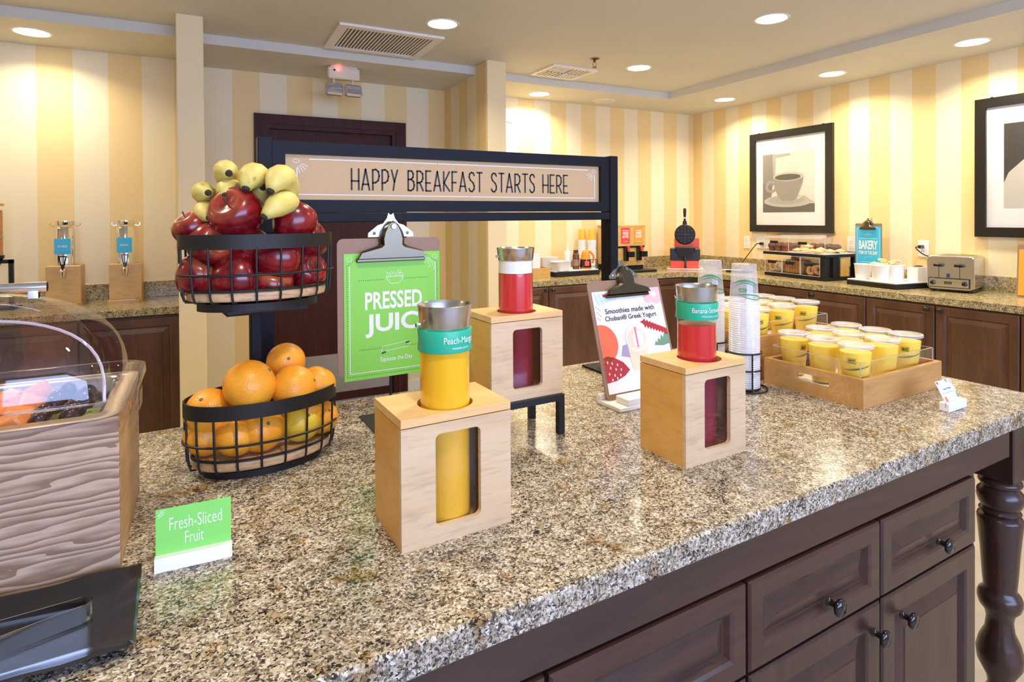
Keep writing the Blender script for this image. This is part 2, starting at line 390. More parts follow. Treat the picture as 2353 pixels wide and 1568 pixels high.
def ribbon(g, pts, w, y):
    """flat stroke with square ends along a polyline in the xz plane"""
    for (a, b) in zip(pts[:-1], pts[1:]):
        dx, dz = b[0] - a[0], b[1] - a[1]; L = math.hypot(dx, dz) or 1e-6; nx, nz = -dz / L * w / 2, dx / L * w / 2; ex, ez = dx / L * w * .3, dz / L * w * .3
        g.add([(a[0] + nx - ex, y, a[1] + nz - ez), (a[0] - nx - ex, y, a[1] - nz - ez), (b[0] - nx + ex, y, b[1] - nz + ez), (b[0] + nx + ex, y, b[1] + nz + ez)], [(0, 1, 2, 3)])
    return g
def dots(pts, s, y=-.0006):
    g = G()
    for p in pts: g.add([(p[0] + s * math.cos(a), y, p[1] + s * math.sin(a)) for a in (0, PI / 3, 2 * PI / 3, PI, 4 * PI / 3, 5 * PI / 3)], [list(range(6))])
    return g
def along(a, b, step):
    n = max(2, int(math.hypot(b[0] - a[0], b[1] - a[1]) / step)); return [(a[0] + (b[0] - a[0]) * i / n, a[1] + (b[1] - a[1]) * i / n) for i in range(n + 1)]

# ================================================================== THE ROOM
XL, XR, YB, YF, YLW = -3.2, 4.54, -3.0, 4.61, 4.48
S, U = 2.457, 2.516
struct('floor', G().box(XL - .1, XR + .1, YB - .1, YF + .1, -.1, 0), M['floor'])
g = G().box(XL - .1, XR + .1, YB - .1, YF + .1, U, U + .1)
struct('ceiling', g, M['ceil'])
struct('ceiling_soffit', G().box(XL, -.119, 3.917, YLW, S, U), M['ceil'])
struct('ceiling_soffit', G().box(.012, 1.78, 3.993, YF, S, U), M['ceil'])
struct('ceiling_soffit', G().prism([(1.93, 4.074), (3.72, 4.074), (3.72, YB), (XR, YB), (XR, YF), (1.93, YF)], S, U, 'xy'), M['ceil'])
struct('wall_left_alcove', G().box(XL, -.119, YLW, YF + .1, 0, U), M['paper_left'])
struct('wall_far', G().box(1.93, XR + .1, YF, YF + .1, 0, U), M['paper_far'])
struct('wall_right', G().box(XR, XR + .1, YB, YF, 0, U), M['paper_right'])
struct('wall_left', G().box(XL - .1, XL, YB, YF, 0, U), M['paper_stub'])
# wall round the service door
DX0, DX1, DZ = .398, 1.366, 2.094
struct('wall_door', G().box(.012, DX0, YF, YF + .1, 0, U).box(DX1, 1.78, YF, YF + .1, 0, U).box(DX0, DX1, YF, YF + .1, DZ, U), M['paper_door'])
struct('wall_stub_left', G().box(-.119, .012, 3.65, YF + .1, 0, U, .004), M['paper_stubface'])
p2 = struct('wall_stub_right', G().box(1.78, 1.93, 3.80, YF + .1, 0, U, .003), M['paper_stub'])
struct('wall_stub_face', G().box(1.782, 1.928, 3.785, 3.80, 0, U), M['paper_stubface'], p2)
# back wall with a long window (daylight comes from here)
wx0, wx1, wz0, wz1 = -1.1, 3.5, .85, 2.35
struct('wall_back', G().box(XL, wx0, YB - .1, YB, 0, U).box(wx1, XR, YB - .1, YB, 0, U).box(wx0, wx1, YB - .1, YB, 0, wz0).box(wx0, wx1, YB - .1, YB, wz1, U), M['paper_far'])
w1 = struct('window_1', G().holed([(wx0, wz0), (wx1, wz0), (wx1, wz1), (wx0, wz1)], [rrect(wx0 + .05 + i * 1.54, wx0 + .05 + i * 1.54 + 1.44, wz0 + .05, wz1 - .05, .002, 1) for i in range(3)], YB - .07, YB - .03), M['trim_white'])
for i in range(3): struct('window_pane', G().box(wx0 + .04 + i * 1.54, wx0 + 1.5 + i * 1.54, YB - .055, YB - .05, wz0 + .04, wz1 - .04), M['glass'], w1)
# service door
d1 = struct('door_1', G().box(DX0 + .035, DX1 - .035, YF + .03, YF + .075, .012, DZ - .035), M['door'])
struct('door_frame', G().box(DX0 - .069, DX0, YF - .018, YF + .01, 0, DZ + .07).box(DX1, DX1 + .077, YF - .018, YF + .01, 0, DZ + .07).box(DX0, DX1, YF - .018, YF + .01, DZ, DZ + .07), M['door'], d1)
struct('door_jamb', G().box(DX0, DX0 + .032, YF - .008, YF + .1, 0, DZ).box(DX1 - .032, DX1, YF - .008, YF + .1, 0, DZ).box(DX0 + .032, DX1 - .032, YF - .008, YF + .1, DZ - .032, DZ), M['door'], d1)
struct('kick_plate', G().box(DX0 + .05, DX1 - .05, YF + .027, YF + .031, .075, .372), M['kick'], d1)
g = G()
for x in (DX0 + .07, .66, .88, 1.1, DX1 - .07):
    for z in (.09, .357): g.cyl((x, YF + .0275, z), (x, YF + .0255, z), .005, .004, 8)
struct('screw_heads', g, M['steel'], d1, True)
g = G().box(DX1 - .13, DX1 - .07, YF + .022, YF + .031, .95, 1.15, .002); g.cyl((DX1 - .1, YF + .03, 1.03), (DX1 - .1, YF - .02, 1.03), .01); g.box(DX1 - .21, DX1 - .09, YF - .028, YF - .014, 1.02, 1.04, .004)
struct('door_handle', g, M['steel'], d1)
for nm, a in (('baseboard_left_alcove', (XL, -.12, YLW - .012, YLW)), ('baseboard_door', (.012, DX0 - .07, YF - .012, YF)), ('baseboard_door_right', (DX1 + .078, 1.78, YF - .012, YF))):
    struct(nm, G().box(a[0], a[1], a[2], a[3], 0, .1), M['trim_white'])

# ---- ceiling fittings
LENS = G().lathe([(.0001, .0), (.072, .001), (.080, .004)], 32).mesh('lens', True)
TRIM = G().shell([(.080, .0045), (.083, -.003), (.093, -.0035), (.097, 0), (.097, .004)], 32).mesh('trim_ring', True)
LENS.materials.append(M['lamp']); TRIM.materials.append(M['trim_white'])
LENS2 = LENS.copy(); LENS2.materials.clear(); LENS2.materials.append(M['lamp_off'])
def downlight(x, y, z, label, on=True, power=1.0, group=None):
    t = thing('downlight', label, 'ceiling light', (x, y, z), 0, group)
    part('trim_ring', TRIM, None, t); part('lens', LENS if on else LENS2, None, t, (0, 0, -.004))
    if on:
        li = bpy.data.lights.new('lamp_light', 'AREA'); li.shape = 'DISK'; li.size = .15; li.energy = LAMP_W * power; li.color = LAMP_COL
        li.spread = math.radians(145)
        lo = bpy.data.objects.new('lamp_light', li); COL.objects.link(lo); lo.parent = t; lo.location = (0, 0, -.012)
    return t
downlight(1.225, 3.195, U, 'lit recessed downlight beside the white return air grille')
downlight(2.845, 2.289, U, 'large lit recessed downlight alone in the middle of the raised ceiling')
downlight(2.891, 3.489, U, 'lit recessed downlight next to the ceiling sprinkler head')
downlight(-.835, 4.174, S, 'lit recessed downlight over the milk dispensers', True, .6)
downlight(2.55, 4.379, S, 'lit recessed downlight over the far counter beside the wall stub')
downlight(3.232, 4.386, S, 'switched off recessed downlight over the waffle batter dispenser', False)
downlight(4.18, 3.863, S, 'lit recessed downlight nearest the corner above the waffle iron')
downlight(4.148, 2.811, S, 'lit recessed downlight above the coffee cup picture')
downlight(4.161, 1.914, S, 'lit recessed downlight above the milk bottle picture')
gp = 'added unseen downlights over the near part of the room'  # lamps out of view, added for the light they give
for x, y in ((4.16, .9),): downlight(x, y, S, 'added unseen downlight in the soffit along the right wall behind the island', True, 1, gp)
for x, y in ((1.0, 1.6), (-.75, 1.9), (-2.4, 1.9), (.3, .3), (2.3, .5)): downlight(x, y, U, 'added unseen downlight in the raised ceiling over the island aisle', True, 1, gp)  # unseen too, added to brighten the island from overhead
downlight(-2.0, 4.17, S, 'added unseen downlight over the far end of the milk counter')  # out of view, added to help light the scene

# return air grille
vx0, vx1, vy0, vy1 = .695, 1.325, 3.42, 3.945
t = thing('return_air_grille', 'large white return air grille with close parallel slats in ceiling', 'air vent', (0, 0, U))
part('vent_frame', G().holed([(vx0, vy0), (vx1, vy0), (vx1, vy1), (vx0, vy1)], [rrect(vx0 + .055, vx1 - .055, vy0 + .05, vy1 - .05, .002, 1)], -.014, 0, 'xy'), M['trim_white'], t)
part('backing', G().box(vx0 + .05, vx1 - .05, vy0 + .05, vy1 - .05, -.002, 0), mat('vent_shadow', (.16, .14, .12), .8), t)
sl = G().box(-.0045, .0045, vy0 + .052, vy1 - .052, -.0105, -.0045).xf(Matrix.Identity(4)).mesh('slat'); sl.materials.append(M['trim_white'])
n = 24
for i in range(n): part('slat', sl, None, t, (vx0 + .07 + i * (vx1 - vx0 - .14) / (n - 1), 0, 0), (0, 0, 0))
# square diffuser
t = thing('air_diffuser', 'square white ceiling diffuser with four louvre quadrants', 'air vent', (2.45, 3.84, U), math.radians(2))
part('diffuser_frame', G().holed([(-.2, -.17), (.2, -.17), (.2, .17), (-.2, .17)], [rrect(-.165, .165, -.135, .135, .002, 1)], -.012, 0, 'xy'), M['trim_white'], t)
part('backing', G().box(-.168, .168, -.138, .138, -.002, 0), MATS['vent_shadow'], t)
for qx, qy in ((-1, -1), (1, -1), (-1, 1), (1, 1)):
    for i in range(5):
        if qx * qy > 0: g = G().box(min(qx * .006, qx * .16), max(qx * .006, qx * .16), qy * (.018 + i * .026) - .006, qy * (.018 + i * .026) + .006, -.013, -.007)
        else: g = G().box(qx * (.02 + i * .032) - .007, qx * (.02 + i * .032) + .007, min(qy * .006, qy * .13), max(qy * .006, qy * .13), -.013, -.007)
        part('louvre', g, M['trim_white'], t)
# sprinkler
t = thing('sprinkler_head', 'small bronze fire sprinkler head hanging from the ceiling', 'sprinkler', (2.444, 3.425, U))
part('escutcheon', G().lathe([(.0001, -.012), (.012, -.012), (.034, -.003), (.036, 0)], 20), mat('brass_dark', (.20, .15, .09), .35, 1), t, smooth=True)
g = G().cyl((0, 0, -.01), (0, 0, -.028), .008); g.tube([(-.012, 0, -.028), (-.014, 0, -.045), (0, 0, -.06)], .002, 6); g.tube([(.012, 0, -.028), (.014, 0, -.045), (0, 0, -.06)], .002, 6)
g.lathe([(.0001, -.064), (.018, -.063), (.018, -.060), (.0001, -.059)], 12)
part('deflector', g, MATS['brass_dark'], t)
# emergency light
t = thing('emergency_light', 'cream emergency light with two square lamp heads below the soffit', 'emergency light', (.876, 4.21, S))
part('housing', G().box(-.108, .108, -.035, .035, -.086, -.006, .008), M['offwhite'], t)
part('mounting_plate', G().box(-.09, .09, -.03, .03, -.008, 0), M['offwhite'], t)
part('test_button', G().cyl((-.066, -.034, -.03), (-.066, -.038, -.03), .007), M['gloss_black'], t)
part('indicator', G().cyl((-.042, -.034, -.03), (-.042, -.038, -.03), .005), mat('red_led', (.9, .05, .05), .4, emit=(1, .08, .06), es=6), t)
li = bpy.data.lights.new('indicator_light', 'POINT'); li.energy = .02; li.color = (1, .1, .08); li.shadow_soft_size = .005
lo = bpy.data.objects.new('indicator_light', li); COL.objects.link(lo); lo.parent = t; lo.location = (-.042, -.046, -.012)
for x in (-.064, .066):
    h = part('lamp_head', G().box(-.06, .06, -.012, .03, -.085, 0, .012), mat('grey_reflector', (.62, .60, .62), .3, .6), t, (x, -.01, -.115), (math.radians(-12), 0, math.radians(4)))
    g = G()
    for i in range(7): g.box(-.05, .05, -.014, -.012, -.078 + i * .0105, -.071 + i * .0105)
    part('lens_rib', g, M['acrylic'], h); part('neck', G().cyl((0, .005, .0), (0, .005, .034), .008), M['offwhite'], h)

# ================================================================== CABINETS AND WORKTOPS
def rect_loop(x0, x1, z0, z1, y): return [(x0, y, z0), (x1, y, z0), (x1, y, z1), (x0, y, z1)]
def front_geo(w, h, t=.02, st=.055):
    """framed front: outer frame with moulded inner edge / separate raised centre panel"""
    L = [rect_loop(i, w - i, i, h - i, y) for i, y in ((0, 0), (0, -t + .004), (.004, -t), (st - .012, -t), (st - .006, -t + .003), (st, -t + .011))]
    fr = G().loops(L)
    P = [rect_loop(st + i, w - st - i, st + i, h - st - i, y) for i, y in ((0, -t + .011), (.004, -t + .011), (.030, -t + .0035), (.032, -t + .001))]
    pn = G().loops(P, cap1=True)
    return fr, pn
KNOB = G().lathe([(.0001, 0), (.009, 0), (.008, .002), (.0055, .006), (.0055, .013), (.008, .017), (.015, .020), (.0165, .024), (.014, .028), (.0001, .030)], 20).xf(Matrix.Rotation(PI / 2, 4, 'X')).mesh('knob', True, 60)
KNOB.materials.append(M['gloss_black'])
def cabinet(label, loc, rotz, w, fronts, mv, mh, z0=.09, z1=.862, depth=.56, group=None, toe=True):
    t = thing('base_cabinet', label, 'cabinet', loc, rotz, group)
    part('cabinet_body', G().box(0, w, .0, depth, z0, z1), mv, t)
    if toe: part('toe_kick', G().box(0, w, .06, .075, 0, z0), mv, t)
    for kind, x0, x1, a, b, knob in fronts:
        fr, pn = front_geo(x1 - x0, b - a, .02, .055 if kind == 'door' else .045)
        d = part('door' if kind == 'door' else 'drawer_front', fr, mv if kind == 'door' else mh, t, (x0, 0, a))
        part('centre_panel', pn, mv if kind == 'door' else mh, d)
        if knob: part('knob', KNOB, None, d, (knob[0] - x0, -.02, knob[1] - a))
    return t
# ---- far run (front y = 3.99) and right run (front x = 3.94)
fx = [1.935, 2.393, 2.95, 3.45, 3.80]
cabs = [('brown cabinet door beside the wall stub under the far counter', 'r'), ('brown cabinet door under the white syrup tray, knob at its left', 'l'), ('brown cabinet door under the waffle batter dispenser', 'r'), ('narrow brown cabinet door in the counter corner below the waffle iron', 'l')]
for i, (lb, side) in enumerate(cabs):
    w = fx[i + 1] - fx[i]; kx = w - .03 if side == 'r' else .03
    cabinet(lb, (fx[i], 3.995, 0), 0, w, [('door', .003, w - .003, .11, .857, (kx, .838))], M['walnut_side'], M['walnut_side'], group='cabinets under the far counter')
ry = [3.70, 3.281, 2.841, 2.421, 1.998, 1.576, 1.15, .72, .3]
lbs = ['brown cabinet door below the plastic cup towers', 'brown cabinet door below the black bakery case', 'brown cabinet door below the condiment tray', 'brown cabinet door below the toaster, knob beside the orange sign unit', 'tall brown cabinet door below the orange sign', 'brown cabinet door past the orange sign', 'brown cabinet door beyond the end of the island', 'last brown cabinet door of the run along the right wall']
for i, lb in enumerate(lbs):
    w = ry[i] - ry[i + 1]; kx = w - .037 if i % 2 == 1 else .037
    cabinet(lb, (3.94, ry[i], 0), -PI / 2, w, [('door', .003, w - .003, .11, .855, (kx, .832) if i > 1 else None)], M['walnut_side'], M['walnut_side'], group='cabinets along the right wall')
t = thing('granite_worktop', 'speckled olive granite worktop turning the corner under the waffle iron', 'worktop')
part('slab', G().prism([(1.932, 3.975), (3.74, 3.975), (3.85, 3.93), (3.916, 3.82), (3.916, .25), (XR - .001, .25), (XR - .001, YF - .001), (1.932, YF - .001)], .868, .91, 'xy'), M['granite_olive'], t)
solo('backsplash', G().box(1.932, XR - .021, YF - .02, YF - .001, .91, 1.01, .002), M['granite_olive'], 'granite upstand along the striped wall behind the batter dispenser', 'backsplash')
solo('backsplash', G().box(XR - .02, XR - .001, .25, YF - .001, .91, 1.01, .002), M['granite_olive'], 'granite upstand along the wall behind bakery case and toaster', 'backsplash')
# ---- left run
t = thing('granite_worktop', 'speckled granite worktop below the milk dispensers', 'worktop')
part('slab', G().box(XL + .001, -.121, 3.899, YLW - .001, .868, .91, .003), M['granite_olive'], t)
solo('backsplash', G().box(XL + .001, -.121, YLW - .02, YLW - .001, .91, 1.01, .002), M['granite_olive'], 'granite upstand behind the milk dispensers', 'backsplash')
lx = [-.121, -.60, -1.08, -1.60, -2.1, -2.6, -3.1]
lab = ['dark cabinet door against the wall stub below the milk dispensers', 'dark cabinet door seen through the clear fruit dome', 'dark cabinet door below the cereal dispenser', 'dark cabinet door next past the cereal dispenser', 'dark cabinet door further along the milk counter', 'last dark cabinet door of the milk counter']
for i, lb in enumerate(lab):
    w = lx[i] - lx[i + 1]
    cabinet(lb, (lx[i + 1], 3.925, 0), 0, w, [('door', .003, w - .003, .11, .853, (.03 if i % 2 else w - .03, .80) if i > 0 else None)], M['walnut_side'], M['walnut_side'], depth=.54, group='cabinets under the milk counter')

# ================================================================== THE ISLAND
# everything named isl_* is in the island's own axes
t = thing('granite_worktop', 'large speckled granite island top carrying the juice bar', 'worktop', (0, 0, 0), IY)
part('slab', G().box(-1.4, 2.067, .6556, 1.6343, .8675, .91, .004), M['granite'], t)
FY = .682
cw = .4015
for i, lb in enumerate(('island cabinet nearest the turned leg, drawer over door', 'island cabinet whose door knob pairs with the unit by the turned leg', 'island cabinet with a wide drawer left of the paired door knobs', 'island cabinet below the front of the peach juice box', 'island cabinet below the green fruit card', 'island cabinet below the black tongs tray', 'island cabinet at the end beyond the wooden fruit box')):
    x0 = 1.236 - i * cw; right = i % 2 == 0
    kx = .073 if i % 2 == 0 else cw - .03
    fr = [('drawer', .003, cw - .004, .637, .791, (cw / 2 + .02, .69) if i != 2 else (None)), ('door', .003, cw - .004, .11, .631, (kx, .578))]
    p = I(x0, FY, 0); cabinet(lb, (p.x, p.y, 0), IY, cw, fr, M['walnut'], M['walnut_h'], z1=.793, depth=.60, group='island cabinets')
t = thing('island_frame', 'dark wood island apron with end panel and turned corner leg', 'island frame', (0, 0, 0), IY)
part('apron', G().box(-1.38, 1.832, FY - .012, FY + .02, .795, .867, .002), M['walnut_h'], t)
part('apron', G().box(-1.38, 1.832, 1.58, 1.60, .795, .867, .002), M['walnut_h'], t)
part('end_panel', G().box(1.639, 1.665, FY - .004, 1.30, 0, .867, .002), M['walnut'], t)
part('back_panel', G().box(-1.38, 1.66, 1.30, 1.33, 0, .867), M['walnut'], t)
def turned_leg(x, y, nm='leg'):
    l = part('turned_leg', G().box(-.048, .048, -.048, .048, .70, .8670, .003), M['walnut'], t, (x, y, 0))
    pr = [(.0001, .07), (.03, .07), (.034, .075), (.034, .11), (.026, .13), (.03, .15), (.05, .19), (.053, .22), (.046, .25), (.033, .28), (.03, .31), (.034, .33), (.046, .345), (.05, .36), (.05, .372), (.046, .382), (.037, .392), (.037, .40), (.039, .42), (.044, .50), (.050, .57), (.0515, .585), (.049, .592), (.040, .598), (.044, .602), (.047, .606), (.043, .612), (.040, .615), (.048, .625), (.0525, .642), (.051, .658), (.043, .668), (.040, .672), (.046, .678), (.049, .684), (.047, .690), (.040, .696), (.038, .70)]
    part('turned_shaft', G().lathe(pr, 32), M['walnut'], l, smooth=True, angle=50)
    part('block_foot', G().box(-.045, .045, -.045, .045, 0, .07, .003), M['walnut'], l)
turned_leg(1.944, .732); turned_leg(1.944, 1.55)
part('end_apron', G().box(1.93, 1.955, .78, 1.50, .795, .867, .002), M['walnut_h'], t)

# ================================================================== SIGN ON THE ISLAND
sy = 1.60
t = thing('welcome_sign', 'black framed kraft sign on two posts reading HAPPY BREAKFAST STARTS HERE', 'sign', (0, sy, .91))
zt = .706
part('post', G().box(.122, .156, -.005, .05, .006, .706, .002), M['navyblack'], t); part('post', G().box(1.200, 1.232, -.005, .05, .006, .701, .002), M['navyblack'], t)
for x in (.139, 1.216): part('base_plate', G().box(x - .10, x + .10, -.075, .045, 0, .006, .001), M['navyblack'], t)
part('sign_frame', G().holed([(.156, .5165), (1.200, .5165), (1.200, .697), (.156, .697)], [[(.187, .548), (1.165, .548), (1.165, .665), (.187, .665)]], .0, .03), M['navyblack'], t)
part('lower_bar', G().box(.156, 1.200, -.003, .03, .489, .5145, .002), M['navyblack'], t)
part('sign_panel', G().box(.186, 1.166, .012, .016, .547, .666), M['kraft'], t)
# stroke lettering
SF = {'H': (.55, [[(0, 0), (0, 1)], [(.5, 0), (.5, 1)], [(0, .42), (.5, .42)]]), 'A': (.62, [[(0, 0), (.27, 1), (.54, 0)], [(.07, .27), (.47, .27)]]),
      'P': (.52, [[(0, 0), (0, .97), (.22, 1), (.40, .9), (.46, .68), (.38, .46), (.2, .36), (0, .35)]]), 'Y': (.50, [[(0, 1), (.21, .42), (.44, 1)], [(.21, .42), (.12, 0)]]),
      'B': (.52, [[(0, 0), (0, .98), (.26, .98), (.38, .85), (.36, .66), (.22, .56), (0, .56)], [(.22, .56), (.40, .46), (.46, .27), (.38, .08), (.2, 0), (0, .02)]]),
      'R': (.52, [[(0, 0), (0, .98), (.24, .98), (.42, .86), (.44, .62), (.34, .46), (.14, .40), (0, .40)], [(.2, .40), (.46, 0)]]),
      'E': (.46, [[(.38, 1), (0, 1), (0, 0), (.40, 0)], [(0, .40), (.34, .40)]]), 'K': (.52, [[(0, 0), (0, 1)], [(.46, 1), (.03, .42), (.48, 0)]]),
      'F': (.44, [[(.38, 1), (0, 1), (0, 0)], [(0, .45), (.32, .45)]]), 'S': (.50, [[(.44, .84), (.36, .97), (.2, 1), (.06, .92), (.02, .76), (.12, .60), (.34, .46), (.44, .30), (.42, .12), (.26, 0), (.1, .03), (0, .16)]]),
      'T': (.50, [[(0, 1), (.46, 1)], [(.23, 1), (.23, 0)]]), ' ': (.42, [])}
def stroke_text(body, x0, x1, z0, z1, w, y):
    tot = sum(SF[c][0] + .16 for c in body) - .16; k = (x1 - x0) / tot; x = x0
    for c in body:
        g = G()
        for pl in SF[c][1]: ribbon(g, [(x + p[0] * k, z0 + p[1] * (z1 - z0)) for p in pl], w, y)
        if g.v: part('letter', g, M['black_print'], t)
        x += (SF[c][0] + .16) * k
sp = t
stroke_text('HAPPY BREAKFAST STARTS HERE', .355, 1.045, .576, .6325, .0046, .0114)
g = G()
ribbon(g, [(.247, .654), (.60, .6545), (1.12, .6525)], .0024, .0114); ribbon(g, [(.216, .63), (.216, .562), (.70, .5605), (1.148, .5605), (1.148, .636)], .0024, .0114)
for cx, sgn in ((.214, 1), (1.145, -1)):
    ribbon(g, [(cx + .009 * math.cos(a * PI / 3) * 1, .648 + .0055 * math.sin(a * PI / 3)) for a in range(7)], .0016, .0114)
    for a in (-75, -58, -42, -25): ribbon(g, [(cx + sgn * .014 * math.cos(math.radians(a)), .648 + .014 * math.sin(math.radians(a))), (cx + sgn * .032 * math.cos(math.radians(a)), .648 + .032 * math.sin(math.radians(a)))], .0014, .0114)
part('chalk_border', g, M['white_print'], sp)
# ================================================================== JUICE BAR
def juice_box(label, x, y, z, slot=(.055, .132), sz=(.026, .168), w=.187, d=.131, h=.199, pane='violet_pane', mats=('maple', 'honey', 'maple_top'), hole=(.0935, .052)):
    p = I(x, y, z); t = thing('juice_box', label, 'wooden box', p, IY, 'wooden juice boxes'); k = .009; bh = h - .0145
    part('front_panel', G().holed([(0, 0), (w, 0), (w, bh), (0, bh)], [rrect(slot[0], slot[1], sz[0], sz[1], .009)], 0, k), M[mats[0]], t)
    part('back_panel', G().box(k, w - k, d - k, d, 0, bh), M[mats[0]], t)
    for x0 in (0.0002, w - k - .0002): part('side_panel', G().box(x0, x0 + k, k, d, .0002, bh - .0002), M[mats[1]], t)
    part('bottom_panel', G().box(k, w - k, k, d - k, 0, .008), M[mats[1]], t)
    part('lid', G().holed([(0, 0), (w, 0), (w, d), (0, d)], [circ(hole[0], hole[1], .0455, n=40)], bh + .0015, h, 'xy'), M[mats[2]], t)
    part('window_pane', G().box(slot[0] - .008, slot[1] + .008, k, k + .002, sz[0] - .008, sz[1] + .008), M[pane], t)
    return t
def carafe(label, x, y, z0, juice, zj, zb0, zb1, zr0, zr1, text, tw=.066, ta=.55, band='teal'):
    p = I(x, y, z0); face = math.atan2(-p.x, p.y) * -1
    t = thing('juice_carafe', label, 'carafe', p, -math.atan2(p.x, p.y), 'juice carafes'); R = .0405; dz = z0
    part('glass_body', G().shell([(.0001, 0), (R - .004, 0), (R, .004), (R, zr0 - dz + .006)], 40), M['glass'], t, smooth=True)
    part('juice', G().lathe([(.0001, .004), (R - .005, .004), (R - .0008, .008), (R - .0008, zj - dz), (.0001, zj - dz)], 40), M[juice], t, smooth=True)
    h0, h1 = zr0 - dz, zr1 - dz
    part('steel_collar', G().shell([(R - .006, h0 + .001), (R - .002, h0 - .001), (R + .0005, h0 + .002), (R + .0030, h1 - .004), (R + .0040, h1), (R + .0032, h1 + .0005), (R + .001, h1 - .004), (R - .0025, h0 + .004), (.0001, h0 + .003)], 40), M['steel'], t, smooth=True)
    part('spout_pin', G().cyl((-.038, -.018, h0 + .010), (-.0445, -.021, h0 + .010), .0028, .002, 8).cyl((-.0445, -.021, h0 + .010), (-.0455, -.0215, h0 + .010), .0036, .003, 8), M['chrome'], t, smooth=True)
    if band == 'teal':
        b = part('name_band', G().shell([(R + .0006, zb0 - dz), (R + .0030, zb0 - dz), (R + .0038, zb0 - dz + .002), (R + .0024, (zb0 + zb1) / 2 - dz), (R + .0038, zb1 - dz - .002), (R + .003, zb1 - dz), (R + .0006, zb1 - dz)], 40), M['teal'], t, smooth=True)
        bb = (zb0 + zb1) / 2 - dz; RR = R + .0042
        lettering(b, text, ta * RR - tw / 2, ta * RR + tw / 2, bb - .005, bb + .0085, M['white_print'], R=RR)
        lettering(b, 'PRESSED JUICE', ta * RR - tw * .27, ta * RR + tw * .27, bb - .0115, bb - .0078, M['white_print'], R=RR)
    else:
        part('paper_wrap', G().shell([(R - .002, zb0 - dz), (R - .002, zb1 - dz)], 40), M['paperwhite'], t, smooth=True)
    return t
juice_box('maple juice box nearest the green fruit card, holding the peach mango carafe', .292, .842, .91, pane='acrylic')
carafe('yellow peach mango juice carafe with teal band and steel rim', .3855, .893, .9185, 'juice_y', 1.20, 1.196, 1.231, 1.229, 1.269, 'Peach-Mango', .058, .62)
juice_box('maple juice box with warm light coloured into its side, in front of the clear cup towers', .877, .842, .91, slot=(.053, .129), mats=('maple', 'honey', 'maple_top'), w=.176)
carafe('red banana strawberry juice carafe with teal band and steel rim', .976, .905, .9185, 'juice_r', 1.180, 1.192, 1.2275, 1.2265, 1.261, 'Banana-Strawberry', .085, .75)
juice_box('maple juice box raised on a black metal stand', .598, 1.133, 1.002, slot=(.054, .131), sz=(.025, .158), h=.191)
carafe('red juice carafe with blank white band on the raised box', .699, 1.20, 1.0105, 'juice_r', 1.279, 1.280, 1.310, 1.309, 1.338, '', band='white')
t = thing('riser_stand', 'square black metal riser stand under the raised juice box', 'stand', I(.590, 1.122, .91), IY)
for x in (0, .177):
    for y in (0, .125): part('leg', G().box(x, x + .015, y, y + .015, 0, .078), M['black'], t)
part('top_frame', G().holed([(0, 0), (.192, 0), (.192, .14), (0, .14)], [[(.016, .016), (.176, .016), (.176, .124), (.016, .124)]], .078, .0918, 'xy'), M['black'], t)

# ================================================================== CLIPBOARDS
def clip(parent, cx, top, s=1.0, tone='clip_steel'):
    mat('clip_steel', (.34, .34, .36), .22, 1); mat('clip_warm', (.13, .11, .075), .25, 1)
    W = [(-.056, -.040), (-.055, -.030), (-.032, -.012), (-.019, -.008), (-.010, .004), (-.006, .017), (-.002, .013), (.002, .013), (.006, .017), (.010, .004), (.019, -.008), (.032, -.012), (.055, -.030), (.056, -.040)]
    c = part('clip_plate', G().prism([(cx + x * s, top + z * s) for x, z in W], -.004, -.0005), MATS['clip_steel'], parent)
    J0 = [(-.084, -.092), (-.076, -.078), (-.040, -.066), (-.030, -.060), (-.031, -.044), (-.026, -.028), (-.016, -.012), (-.006, -.003), (.006, -.003), (.016, -.012), (.026, -.028), (.031, -.044), (.030, -.060), (.040, -.066), (.076, -.078), (.084, -.092)]
    def L(k, y, dz): return [(cx + x * s * (k if abs(x) < .05 else .985), y, top + (z * (.94 if k < 1 else 1) + dz) * s) for x, z in J0]
    j = part('clip_jaw', G().loops([L(1, -.005, 0), L(.96, -.013 * s - .002, 0), L(.72, -.020 * s - .002, -.003)], cap1=True), MATS['clip_warm'], parent, smooth=True, angle=35)
    part('clip_lip', G().box(cx - .085 * s, cx + .085 * s, -.010, -.004, top - .099 * s, top - .090 * s, .002), MATS['clip_warm'], parent)
    part('clip_pivot', G().cyl((cx, -.012 * s, top - .015 * s), (cx, -.026 * s, top - .015 * s), .0085 * s, .006 * s, 14), MATS['clip_steel'], j, smooth=True)
    for x in (-.041, .041): part('rivet', G().lathe([(.004 * s, 0), (.003 * s, .002), (.0001, .003)], 10).xf(Matrix.Rotation(PI / 2, 4, 'X')), MATS['clip_steel'], c, (cx + x * s, -.004, top - .031 * s))
def board(parent, w, h, mname='masonite', r=.014): return part('board', G().prism(rrect(0, w, 0, h, r), 0, .0035), M[mname], parent)
